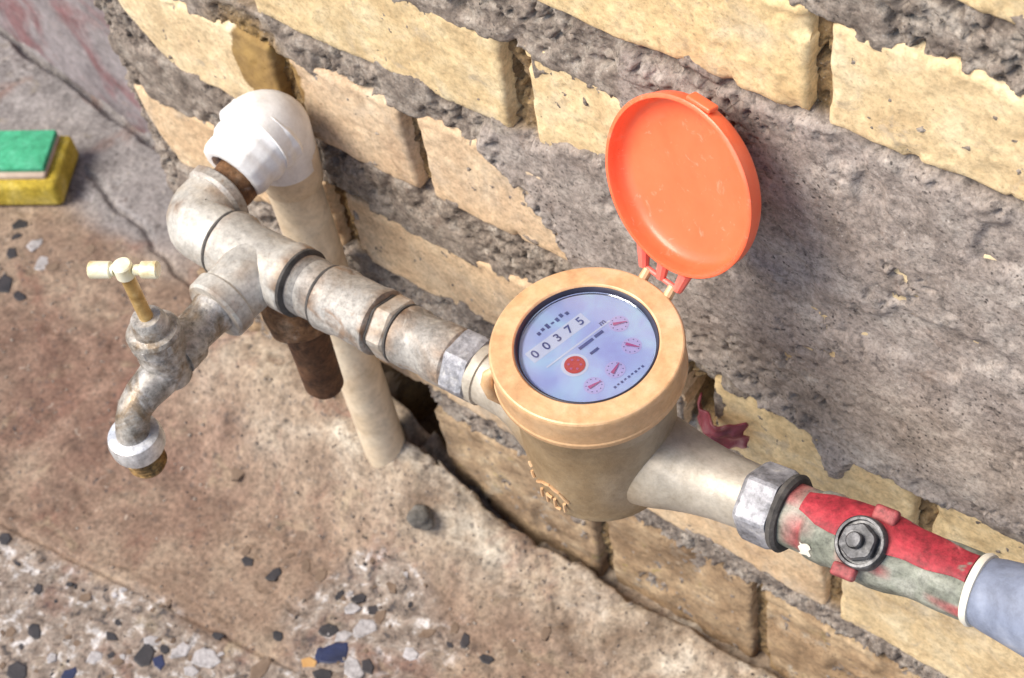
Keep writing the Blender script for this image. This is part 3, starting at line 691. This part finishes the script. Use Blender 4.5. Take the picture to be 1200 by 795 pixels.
# sealing lug at the front left of the cap
lug = MB()
def lg(r_, z_, a_=223): return (math.cos(math.radians(a_)) * r_, -.105 + math.sin(math.radians(a_)) * r_, z_)
lug.tube([lg(.0470, -.010), lg(.0500, -.013), lg(.0512, -.020), lg(.0500, -.029), lg(.0450, -.036), lg(.0408, -.039)], [.0020, .0030, .0034, .0034, .0032, .0026], 12, noise=.0006)
lug.build('seal_lug', 'cap', meter)
# raised casting mark on the front of the bowl: an arc over a row of short strokes
mk = MB()
def on_bowl(an, z, r=.0392):
    return Vector((math.cos(an) * r, -.105 + math.sin(an) * r, z))
for k in range(2):
    for (a0, a1, z0, z1) in [(-.28, -.14, 0, .006), (-.14, 0.0, .006, .0085), (0, .14, .0085, .006), (.14, .26, .006, 0), (-.2, -.2, -.003, -.010), (-.09, -.09, -.003, -.010), (-.09, -.0, -.003, -.003), (.04, .04, -.003, -.010), (.04, .12, -.010, -.010), (.19, .19, -.003, -.010), (-.42, -.36, .012, .010), (-.40, -.36, .004, .000)]:
        if k: break
        c = -1.66
        mk.tube([on_bowl(c + a0, -.087 + z0, .0402), on_bowl(c + (a0 + a1) / 2, -.087 + (z0 + z1) / 2, .0404), on_bowl(c + a1, -.087 + z1, .0402)], .0009, 6)
mk.build('casting_mark', 'cap', meter)
# dial print (flat print, laid on the dial)
DZ = -.0048
def dial_frame(deg):
    a_ = math.radians(deg); return Vector((math.cos(a_), math.sin(a_), 0)), Vector((-math.sin(a_), math.cos(a_), 0))
TU, TV = dial_frame(76)       # reading direction of the print
def pr(u_, v_): return Vector((0, -.105, 0)) + TU * u_ + TV * v_
def text(s_, u_, v_, size, mat, name, bold=.0):
    cu = bpy.data.curves.new(name, 'FONT'); cu.body = s_; cu.size = size; cu.align_x = 'CENTER'; cu.align_y = 'CENTER'; cu.offset = bold
    ob = bpy.data.objects.new(name, cu); COL.objects.link(ob)
    dg = bpy.context.evaluated_depsgraph_get(); me = bpy.data.meshes.new_from_object(ob.evaluated_get(dg))
    mb = MB(); mb.v = [pr(u_ + v.co.x, v_ + v.co.y) + Vector((0, 0, DZ + .00035)) for v in me.vertices]; mb.f = [tuple(p.vertices) for p in me.polygons]
    bpy.data.objects.remove(ob); bpy.data.curves.remove(cu)
    return mb.build(name, mat, dial, smooth=False)
def patch(u0, u1, v0, v1, mat, name, lift=.0002):
    mb = MB(); q = [pr(u0, v0), pr(u1, v0), pr(u1, v1), pr(u0, v1)]
    mb.v = [p + Vector((0, 0, DZ + lift)) for p in q]; mb.f = [(0, 1, 2, 3)]
    return mb.build(name, mat, dial, smooth=False)
def disc(u_, v_, r, mat, name, lift=.0003, r0=0, n=28, deg0=0, deg1=360):
    mb = MB(); c = pr(u_, v_) + Vector((0, 0, DZ + lift))
    for k in range(n + 1):
        a_ = math.radians(deg0 + (deg1 - deg0) * k / n); dd = TU * math.cos(a_) + TV * math.sin(a_)
        mb.v += [c + dd * r0, c + dd * r]
    mb.f = [(2 * k, 2 * k + 1, 2 * k + 3, 2 * k + 2) for k in range(n)]
    return mb.build(name, mat, dial, smooth=False)
for k_, ch_ in enumerate('00375'):
    text(ch_, -.0205 + k_ * .0072, .0150, .0068, 'ink', 'digit', .00012)
    if k_ == 0: patch(-.0240, .0120, .0112, .0190, 'print_white', 'number_window', .0001)
for k_ in range(7): patch(-.0120 + k_ * .0030, -.0102 + k_ * .0030, .0225 + .0008 * (k_ % 2), .0245 + .0006 * (k_ % 3), 'ink', 'print_mark')
patch(-.0215, .0190, .0046, .0056, 'print_white', 'print_line')
text('m', .0155, .0068, .0046, 'ink', 'unit_mark', .0001)
patch(-.0030, .0060, .0016, .0034, 'ink', 'print_bar'); patch(.0072, .0125, .0018, .0036, 'ink', 'print_bar')
patch(-.0010, .0042, -.0044, -.0028, 'ink', 'print_bar')
disc(-.0108, -.0034, .0068, 'print_white', 'star_halo', .0002)
disc(-.0108, -.0034, .0052, 'star', 'star_wheel', .0006)
for k_ in range(6):
    a_ = k_ * 60 + 15
    disc(-.0108 + .0030 * math.cos(math.radians(a_)), -.0034 + .0030 * math.sin(math.radians(a_)), .0007, 'ink_red', 'star_notch', .0009, 0, 8)
for (u_, v_, dg_) in [(.0210, .0005, -30), (.0165, -.0140, -60), (-.0120, -.0190, -10), (.0015, -.0190, 20)]:
    disc(u_, v_, .0050, 'print_pink', 'small_dial', .00015)
    for k_ in range(10):
        a_ = math.radians(36 * k_); disc(u_ + .0038 * math.cos(a_), v_ + .0038 * math.sin(a_), .00035, 'ink', 'dial_tick', .0003, 0, 6)
    a_ = math.radians(dg_); mb = MB(); c_ = pr(u_, v_) + Vector((0, 0, DZ + .0009))
    e_ = TU * math.cos(a_) + TV * math.sin(a_); f_ = TU * -math.sin(a_) + TV * math.cos(a_)
    mb.v = [c_ - e_ * .0030 + f_ * .0009, c_ - e_ * .0030 - f_ * .0009, c_ + e_ * .0040 - f_ * .0002, c_ + e_ * .0040 + f_ * .0002]; mb.f = [(0, 1, 2, 3)]
    mb.build('needle', 'ink_red', dial, smooth=False)
for k_ in range(9): patch(-.0060 + k_ * .0022, -.0048 + k_ * .0022, -.0275 + .0004 * (k_ % 2), -.0262, 'ink', 'print_mark')

# hinge and open lid
hz = .0015
HP = math.radians(80); HR = Vector((math.cos(HP), math.sin(HP), 0)); LX = Vector((math.sin(HP), -math.cos(HP), 0))
OP = math.radians(109); LD = HR * -math.cos(OP) + Vector((0, 0, math.sin(OP))); LN = LX.cross(LD) * -1
if LN.y > 0: LN = -LN
HG = Vector((0, -.105, hz)) + HR * .052
LC = HG + LD * .0560 + LN * -.002
for sx in (-.0085, .0085):
    MB().tube([Vector((0, -.105, -.006)) + HR * .044 + LX * sx, Vector((0, -.105, -.002)) + HR * .048 + LX * sx, HG + LX * sx], [.0022, .0026, .0024], 10).build('hinge_ear', 'cap', meter)
MB().tube([HG - LX * .0135, HG + LX * .0135], .0014, 10).build('hinge_pin', 'lid_pink', meter)
lid = MB()
# dish: outer wall, rim lip, inner wall, slightly domed inside
R = .0458
lid.lathe([(.0001, -.0082), (.030, -.0076), (R - .006, -.0064), (R - .0022, -.0046), (R - .0006, -.0020), (R, .003), (R + .0004, .0056), (R - .0002, .0062), (R - .0018, .0062), (R - .0022, .0054),
           (R - .0025, .0025), (R - .0036, -.0015), (R - .0052, -.0035), (R - .009, -.0046), (.030, -.0056), (.015, -.0063), (.0001, -.0065)], LC, LN, 96, False, False)
ld = lid.build('lid', 'lid', meter, 50)
tb = MB(); tb.rbox(LC + LD * (R + .0012) + LN * .002 + LX * .002, LX, LD, LN, .0075, .0014, .0034, .0010, 3); tb.build('lid_tab', 'lid', ld)
for sx in (-.0145, .0, .0145):
    MB().tube([LC + LX * sx - LD * (R - .002) + LN * .002, HG + LX * sx * .8], [.0036, .0026], 10).build('hinge_arm', 'lid_pink', ld)

# ------------------------------------------------------------------ iron pipework
pipe = thing('iron_pipework', 'weathered grey galvanised pipe fittings joining the white elbow to the meter', 'pipe', (-.2, -.105, FLOOR))
E0 = Vector((-.301, -.105, -.091))
JX = (-.2735, -.2145, -.1915, -.1490, -.1350, -.0955)
def rust_at(v):
    if v.y > -.087 or v.y < -.123: return max(0, min(1, mnoise.noise(v * 70) * 1.6 - .15))
    d_ = min(abs(v.x - j) for j in JX)
    n_ = mnoise.noise(v * 85) * .9 + mnoise.noise(v * 230) * .5
    a_ = max(0, 1 - d_ / .0065) * (.65 + n_) + max(0, (-.100 - v.z) / .010) * (.45 + n_)
    return max(0, min(.9, a_))
def lathe(name, prof, o, ax, mat, seg=44, noise=.0005, nsc=60, ring=None, sharp=38, par=pipe, cap=True, attrs=None):
    return MB().lathe(prof, o, ax, seg, cap, cap, noise, nsc, ring).build(name, mat, par, sharp, attrs or {'rust': rust_at})
def hexr(rot=0, n=6, rnd=.06):
    def f_(an, r, i):
        k = 2 * math.pi / n; a_ = ((an + rot) % k) - k / 2
        return min(r * math.cos(k / 2) / math.cos(a_) , r * (1 - rnd))if True else r
    return f_
# nipple from the white elbow out to the iron elbow
outY = Vector((0, -1, 0)); aX = Vector((1, 0, -.0)).normalized()
lathe('nipple', [(.0150, 0), (.0152, .02), (.0150, .03), (.0152, .032), (.0150, .05)], (-.300, -.040, -.0905), outY, 'rusty', noise=.0022, nsc=80)
# elbow: swept bend with banded ends
el = MB()
pts = []; 
r_b = .010
cen = Vector((-.301 + r_b, -.105 + r_b, -.091))
pts.append(Vector((-.301, -.080, -.091))); pts.append(Vector((-.301, -.088, -.091)))
for k in range(9):
    a_ = math.radians(180 + 90 * k / 8); pts.append(cen + Vector((math.cos(a_) * r_b, math.sin(a_) * r_b, 0)))
pts.append(Vector((-.276, -.105, -.092))); pts.append(Vector((-.270, -.105, -.092)))
el.tube(pts, [.0195, .0190] + [.0192] * 9 + [.0195, .0200], 40, noise=.0016, nsc=55)
el.build('elbow', 'galv_light', pipe, 50, attrs={'rust': lambda v: max(0, min(.8, mnoise.noise(v * 60) * 1.5 + mnoise.noise(v * 200) * .6 - .25))})
lathe('elbow_band', [(.0192, 0), (.0212, .0015), (.0216, .007), (.0196, .009)], (-.301, -.076, -.091), outY, 'galv', noise=.0014)
# tee for the tap
T0 = Vector((-.272, -.105, -.0925)); T1 = Vector((-.214, -.105, -.0915)); tx = (T1 - T0).normalized()
lathe('joint', [(.0206, 0), (.0212, .0006), (.0212, .0018), (.0206, .0024)], T0 - tx * .001, tx, 'thread')
lathe('tee', [(.0200, 0), (.0214, .001), (.0216, .008), (.0202, .0105), (.0196, .014), (.0196, .042), (.0200, .046), (.0212, .048), (.0212, .056), (.0196, .058)], T0 + tx * .0012, tx, 'galv_light', noise=.0008)
lathe('tee_branch', [(.0200, .004), (.0190, .022), (.0186, .030), (.0205, .032), (.0205, .041), (.019, .0425)], (-.243, -.105, -.092), outY, 'galv_light', noise=.0010)
# downward branch and rusty stub
dn = Vector((0.0, 0, -1))
lathe('drop_branch', [(.0185, .004), (.0185, .020), (.0205, .024), (.0215, .032), (.0205, .040), (.0175, .043)], (-.2255, -.105, -.092), dn, 'rusty', noise=.0018, nsc=70)
lathe('drop_nipple', [(.0135, .038), (.0128, .07), (.0126, .108), (.0112, .111)], (-.2255, -.105, -.092), dn, 'rust_brown', noise=.0010)
# run to the meter
def along(x): # axis point for a given x between tee and meter
    t_ = (x + .214) / (.214 - .085); return Vector((x, -.105, -.0915 + t_ * .009))
d0 = (along(-.1) - along(-.2)).normalized()
lathe('joint', [(.0190, 0), (.0208, .0008), (.0208, .003), (.0190, .004)], along(-.2145), d0, 'thread')
lathe('nipple', [(.0172, 0)] + [q_ for k in range(5) for q_ in ((.0178, .0006 + k * .0016), (.0170, .0014 + k * .0016))] + [(.0173, .009), (.0172, .022)], along(-.2115), d0, 'galv', noise=.0012)
lathe('joint', [(.0175, 0), (.0190, .0006), (.0190, .002), (.0175, .003)], along(-.1925), d0, 'thread')
lathe('socket', [(.0178, 0), (.0198, .0012), (.0200, .010), (.0190, .012), (.0190, .034), (.0196, .036), (.0196, .0405), (.0180, .0415)], along(-.1905), d0, 'galv', noise=.0009)
lathe('joint', [(.0172, 0), (.0186, .0006), (.0186, .002), (.0172, .003)], along(-.1500), d0, 'thread', ring=hexr(.3))
lathe('hex_nut', [(.0178, 0), (.0196, .0018), (.0196, .0105), (.0182, .012)], along(-.1475), d0, 'galv_light', 48, noise=.0004, ring=hexr(.35, rnd=.03), sharp=22)
lathe('joint', [(.0160, 0), (.0176, .0006), (.0176, .0018), (.0160, .0025)], along(-.1358), d0, 'thread')
lathe('union_barrel', [(.0160, 0), (.0176, .001), (.0178, .008), (.0168, .010), (.0166, .020), (.0176, .024), (.0178, .038), (.0164, .0395)], along(-.1338), d0, 'galv', noise=.0006)
lathe('union_nut', [(.0176, 0), (.0202, .002), (.0204, .014), (.0192, .0165), (.0176, .017)], along(-.0955), d0, 'union', 48, noise=.0004, ring=hexr(.1, rnd=.035), sharp=22)

# ------------------------------------------------------------------ tap
tap = thing('garden_tap', 'old chromed bib tap with small brass tee handle at the left end', 'tap', (-.243, -.19, FLOOR))
TX = -.243
MB().lathe([(.0135, 0), (.0135, .010), (.0125, .012), (.0122, .026), (.0150, .030), (.0155, .042)], (TX, -.140, -.091), outY, 36, noise=.0008, nsc=70).build('inlet', 'tap', tap)
bdy = MB()
bdy.lathe([(.0112, -.018), (.0134, -.012), (.0146, -.003), (.0142, .006), (.0140, .014), (.0132, .016)], (TX, -.188, -.088), (0, 0, 1), 40, noise=.0008, nsc=60)
bdy.build('valve_chamber', 'tap', tap)
MB().lathe([(.0138, .014), (.0152, .0155), (.0154, .0235), (.0142, .0255), (.0112, .0265), (.0098, .034), (.0080, .037)], (TX, -.188, -.088), (0, 0, 1), 42, noise=.0005, ring=None).build('bonnet', 'tap', tap, 30)
MB().lathe([(.0150, .0), (.0162, .0012), (.0162, .0068), (.0150, .008)], (TX, -.188, -.0725), (0, 0, 1), 42, ring=hexr(.2, rnd=.03)).build('bonnet_nut', 'galv', tap, 20)
MB().lathe([(.0040, .0), (.0040, .036), (.0036, .040)], (TX, -.188, -.054), (0, 0, 1), 20).build('stem', 'brass_gold', tap)
hd = MB(); hu = Vector((.857, .515, 0)); hv = Vector((-.515, .857, 0)); hc = Vector((TX, -.188, -.0105))
hd.lathe([(.0046, -.0050), (.0054, -.004), (.0054, .0040), (.0046, .0048)], hc, (0, 0, 1), 28)
hd.build('handle_hub', 'brass', tap)
hd = MB()
hd.tube([hc + hu * .0055, hc + hu * .009, hc + hu * .0100, hc + hu * .0185, hc + hu * .0192], [.0030, .0030, .0047, .0048, .0040], 16)
hd.tube([hc - hu * .0055, hc - hu * .007, hc - hu * .0075, hc - hu * .0185, hc - hu * .0192], [.0034, .0034, .0047, .0048, .0040], 16)
hd.build('handle_bar', 'brass', tap)
# spout
sp = MB()
path = [(TX, -.188, -.096), (TX, -.200, -.0975), (TX, -.211, -.0985), (TX, -.2185, -.102), (TX, -.2230, -.108), (TX, -.2255, -.114), (TX, -.2265, -.120)]
path = [Vector(p) for p in path]
sp.tube(path, [.0128, .0116, .0106, .0100, .0098, .0100, .0104], 32, noise=.0010, nsc=70); sp.build('spout', 'tap', tap, 60)
MB().lathe([(.0115, 0), (.0150, .0015), (.0162, .006), (.0160, .0125), (.0148, .0150), (.0120, .0155)], (TX, -.2265, -.1155), dn, 40, noise=.0005).build('spout_collar', 'chrome', tap, 40)
def thr(an, r, i): return r
prof = [(.0105, 0)]
for k in range(6): prof += [(.0105, .001 + k * .0028), (.0115, .0019 + k * .0028), (.0105, .0032 + k * .0028)]
prof += [(.0100, .019), (.0072, .0192), (.0068, .012), (.0001, .012)]
MB().lathe(prof, (TX, -.2265, -.1300), dn, 32, True, False).build('hose_thread', 'brass_old', tap, 60)

# ------------------------------------------------------------------ PVC riser with white elbow
pvc = thing('plastic_riser', 'beige plastic riser pipe by the wall topped with a ribbed white elbow', 'pipe', (-.3, -.02, FLOOR))
PX = Vector((-.300, -.021, 0))
MB().tube([(-.298, -.024, -.52), (-.2985, -.024, -.40), (-.300, -.025, -.25), (-.300, -.026, -.125)], [.0160, .0163, .0170, .0176], 40, noise=.0005, nsc=30).build('riser_pipe', 'pvc', pvc)
MB().lathe([(.0176, 0), (.0192, .0012), (.0198, .008), (.0206, .022), (.0208, .030)], (-.300, -.025, -.131), (0, 0, 1), 44).build('elbow_socket', 'pvc', pvc, 50)
eb = MB()
pts = [Vector((-.300, -.026, -.112))]; rb = .012; c = Vector((-.300, -.026 - rb, -.075 - rb))
for k in range(9):
    a_ = math.radians(90 * k / 8); pts.append(Vector((-.300, c.y + rb * math.cos(a_), c.z + rb * math.sin(a_))))
pts += [Vector((-.300, -.044, -.0755))]
eb.tube(pts, [.0206] + [.0216, .0222, .0228, .0232, .0236, .0240, .0246, .0250, .0254] + [.0262], 44)
eb.build('elbow_bend', 'pvc_white', pvc, 60)
def ribs(an, r, i): return r + .00035 * max(0, math.cos(an * 14))
MB().lathe([(0.0188, 0), (0.0246, .0015), (0.0265, .004), (0.0252, .0070), (0.0248, .0085), (0.0259, .0105), (0.0259, .0135), (0.0243, .0170), (0.0237, .0185), (0.0246, .0205), (0.0244, .0235), (0.0227, .0265), (0.0222, .0290),
            (0.0227, .0310), (0.0226, .0350), (0.0211, .0385), (0.0193, .0395), (0.0150, .0392), (0.0141, .034)], (-.300, -.028, -.0755), Vector((0, -1, -.20)), 96, True, False, ring=ribs).build('ribbed_collar', 'pvc_white', pvc, 50)

# ------------------------------------------------------------------ union nut, ball valve, blue pipe
V0 = Vector((.083, -.1000, -.0735)); V1 = Vector((.235, -.0960, -.0475)); vd = (V1 - V0).normalized(); V0 = V0 + vd * .0055
coupling = thing('coupling_nut', 'grey six sided coupling nut between the meter outlet and the red valve', 'nut', tuple(V0))
MB().lathe([(.0165, 0), (.0198, .0012), (.0212, .0035), (.0214, .0170), (.0205, .0195), (.0170, .0200)], V0, vd, 60, True, True, .0004, 80, hexr(.5, rnd=.035)).build('hex_nut', 'union', coupling, 22)
MB().lathe([(.0170, .0195), (.0196, .0202), (.0202, .0228), (.0186, .0245), (.0150, .0245)], V0, vd, 40).build('joint', 'thread', coupling, 40)
valve = thing('ball_valve', 'iron ball valve with chipped red paint and no lever beside the blue pipe', 'valve', tuple(V0 + vd * .07))
up = Vector((-.15, -.50, .85)); up = (up - vd * up.dot(vd)).normalized(); side = vd.cross(up)
def paint(v):
    q = v - V0; h = q.dot(vd); r_ = (q - vd * h); 
    if r_.length < 1e-6: return 1
    c_ = r_.normalized().dot(up) - .38 * r_.normalized().dot(side)
    n_ = .28 * mnoise.noise(v * 90) + .16 * mnoise.noise(v * 260)
    lim = .42 - .06 * (h > .075)
    return max(0, min(1, (c_ - lim + n_) * 8)) * (1 if h > .033 else 0)
def val_ring(an, r, i): return r * (1 + .018 * math.cos(8 * an))
MB().lathe([(.0150, .024), (.0160, .0245), (.0160, .036), (.0176, .039), (.0180, .046), (.0172, .050), (.0176, .056), (.0184, .064), (.0189, .072), (.0182, .080), (.0168, .087), (.0160, .092), (.0160, .098),
            (.0165, .102), (.0168, .108), (.0167, .120), (.0162, .1215)], V0, vd, 64, True, True, .0003, 60, val_ring).build('body', 'valve', valve, 24, attrs={'paint': lambda v: max(0, min(1, (mnoise.noise(v * 70) - .30) * 6)) * .8})
sc = V0 + vd * .0700
MB().lathe([(.0126, .010), (.0126, .0228), (.0118, .0238), (.0106, .0238), (.0102, .0220)], sc, up, 40).build('boss', 'stem', valve, 40)
MB().lathe([(.0090, .020), (.0097, .0222), (.0097, .0262), (.0089, .0274), (.0062, .0276)], sc, up, 36, True, True, .0006, 120, hexr(.2, rnd=.05)).build('gland_nut', 'stem', valve, 26)
MB().lathe([(.0040, .0275), (.0040, .0310), (.0034, .0318)], sc, up, 20, True, True, .0004, 200).build('stem', 'stem', valve, 30)
MB().rbox(sc + up * .0145 + side * -.016 + vd * .004, vd, side, up, .0062, .0040, .0028, .0018, 3).build('stop_lug', 'valve', valve, 30, attrs={'paint': lambda v: .8})
MB().rbox(sc + up * .018 + side * .0155 - vd * .004, vd, side, up, .0060, .0034, .0028, .0016, 3).build('stop_lug', 'valve', valve, 30, attrs={'paint': lambda v: .8})
lv = MB(); cth = math.radians(30)       # curved lever shell lying along the top of the body
def lever_prof(h):   # half width (rad), radius
    k = min(1, max(0, (h - .034) / .010))
    return (.56 - .08 * sstep(.09, .118, h)) * (0.55 + .45 * k), (.0184 + .0026 * math.exp(-((h - .070) / .018) ** 2) - .0008 * sstep(.095, .12, h))
nh_, na_ = 60, 22
for lay in (0, 1):
    for j in range(nh_):
        h = .0335 + (.1205 - .0335) * j / (nh_ - 1); hw, rr = lever_prof(h)
        for i in range(na_):
            t_ = -1 + 2 * i / (na_ - 1); an = cth + t_ * hw * (1 + .05 * math.sin(h * 260))
            flat = 1 / max(.6, math.cos(t_ * hw * .75)) if abs(t_) < 2 else 1
            r_ = rr * (1 + .35 * (flat - 1)) - (.0016 if lay else 0) - .0006 * abs(t_) ** 8
            lv.v.append(V0 + vd * h + (up * math.cos(an) - side * math.sin(an)) * r_)
N1 = nh_ * na_
for j in range(nh_ - 1):
    for i in range(na_ - 1):
        q = j * na_ + i
        lv.f.append((q, q + 1, q + na_ + 1, q + na_)); lv.f.append((N1 + q, N1 + q + na_, N1 + q + na_ + 1, N1 + q + 1))
for j in range(nh_ - 1):
    for q in (j * na_, j * na_ + na_ - 1): lv.f.append((q, q + na_, N1 + q + na_, N1 + q))
for i in range(na_ - 1):
    for q in (i, (nh_ - 1) * na_ + i): lv.f.append((q, q + 1, N1 + q + 1, N1 + q))
def lever_paint(v):
    return max(0, min(1, (.62 + mnoise.noise(v * 45) * .55 + mnoise.noise(v * 240) * .55 + mnoise.noise(v * 600) * .2) * 14))
lv.build('lever', 'valve', valve, 40, attrs={'paint': lever_paint})
# white price-tag sized chip of paint on the neck
blue = thing('blue_pipe', 'blue grey plastic pipe with a white lip at the right edge', 'pipe', tuple(V0 + vd * .14))
MB().lathe([(.0150, .1205), (.0173, .1210), (.0180, .1228), (.0175, .1245), (.0160, .1250)], V0, vd, 44, True, True, .0005, 90).build('white_lip', 'lip', blue, 40)
MB().tube([V0 + vd * .1240, V0 + vd * .130, V0 + vd * .145, V0 + vd * .165, V0 + vd * .19, V0 + vd * .5, V0 + vd * .9], [.0162, .0176, .0196, .0224, .0238, .0240, .0240], 44, noise=.0003).build('plastic_pipe', 'blue', blue)
tagm = MB()
for k in range(1): 
    n_ = (up * .50 - side * -.86).normalized()
wc = V0 + vd * .0425
tgt = None
def surf(h, ang, r): # point round the valve axis
    return V0 + vd * h + (up * math.cos(ang) + side * math.sin(ang)) * r
mb = MB(); na, nh = 6, 5
for j in range(nh):
    for i in range(na): mb.v.append(surf(.0385 + .0058 * j / (nh - 1) + .0007 * math.sin(i * 2.1), .62 + .40 * i / (na - 1) + .03 * math.sin(j * 1.7), .0184))
mb.f = [(j * na + i, j * na + i + 1, (j + 1) * na + i + 1, (j + 1) * na + i) for j in range(nh - 1) for i in range(na - 1)]
o = mb.build('white_sticker', 'lip', valve)

# ------------------------------------------------------------------ small things
sp_o = (-.757, .047); th = math.atan2(.515, .857)
spg = thing('dish_sponge', 'yellow sponge with green scouring top lying on the floor at the left edge', 'sponge', (-.80, .05, FLOOR))
u3 = Vector((math.cos(th), math.sin(th), 0)); v3 = Vector((-math.sin(th), math.cos(th), 0)); z3 = Vector((0, 0, 1))
cc = Vector((sp_o[0], sp_o[1], FLOOR)) - u3 * .052 + v3 * .031
MB().rbox(cc + z3 * .0150, u3, v3, z3, .052, .033, .0145, .006, 5).build('foam_block', 'yellow_foam', spg, 60)
MB().rbox(cc + z3 * .0315 - u3 * .0040 + v3 * .002, u3, v3, z3, .046, .0265, .0030, .002, 3).build('foam_layer', 'beige_foam', spg, 60)
MB().rbox(cc + z3 * .0372 - u3 * .0040 + v3 * .004, u3, v3, z3, .0455, .0240, .0030, .0018, 3).build('scouring_pad', 'green_pad', spg, 60)

def stone(name, loc, r, mat, label, cat, sq=.7):
    bm = bmesh.new(); bmesh.ops.create_icosphere(bm, subdivisions=4, radius=1)
    mb = MB(); L0 = Vector(loc)
    for v in bm.verts:
        p = v.co.copy(); p *= 1 + .28 * mnoise.noise(p * 1.3 + L0 * 50) + .08 * mnoise.noise(p * 4)
        mb.v.append(L0 + Vector((p.x * r, p.y * r * .9, p.z * r * sq)))
    mb.f = [tuple(v.index for v in f_.verts) for f_ in bm.faces]; bm.free()
    return tag(mb.build(name, mat, None, 80), label, cat)
stone('pebble', (-.246, -.051, floor_z(-.246, -.051) + .004), .0105, 'pebble', 'small dark grey pebble in the cement at the foot of the wall', 'stone', .9)
# crumpled maroon scrap wedged behind the meter outlet
mb = MB(); n = 26
for j in range(n):
    for i in range(n):
        a_, b_ = i / (n - 1), j / (n - 1)
        p = Vector((-.010 + a_ * .034, -.006, -.198 + b_ * .024))
        p.y += .005 * mnoise.noise(Vector((a_ * 5, b_ * 4, 1.3))) - .012 * math.sin(a_ * 3.1)
        p.z += .004 * mnoise.noise(Vector((a_ * 3, b_ * 3, 7.7))) + .3 * (a_ - .5) * -.01
        p.x += .002 * mnoise.noise(Vector((a_ * 4, b_ * 6, 3.7)))
        mb.v.append(p)
mb.f = [(j * n + i, j * n + i + 1, (j + 1) * n + i + 1, (j + 1) * n + i) for j in range(n - 1) for i in range(n - 1)]
o = mb.build('plastic_scrap', 'red_scrap', None, 80); tag(o, 'crumpled maroon plastic scrap wedged behind the meter outlet', 'scrap')
md = o.modifiers.new('thick', 'SOLIDIFY'); md.thickness = 0.0012

for o in bpy.data.objects:
    if '_o' in o: del o['_o']
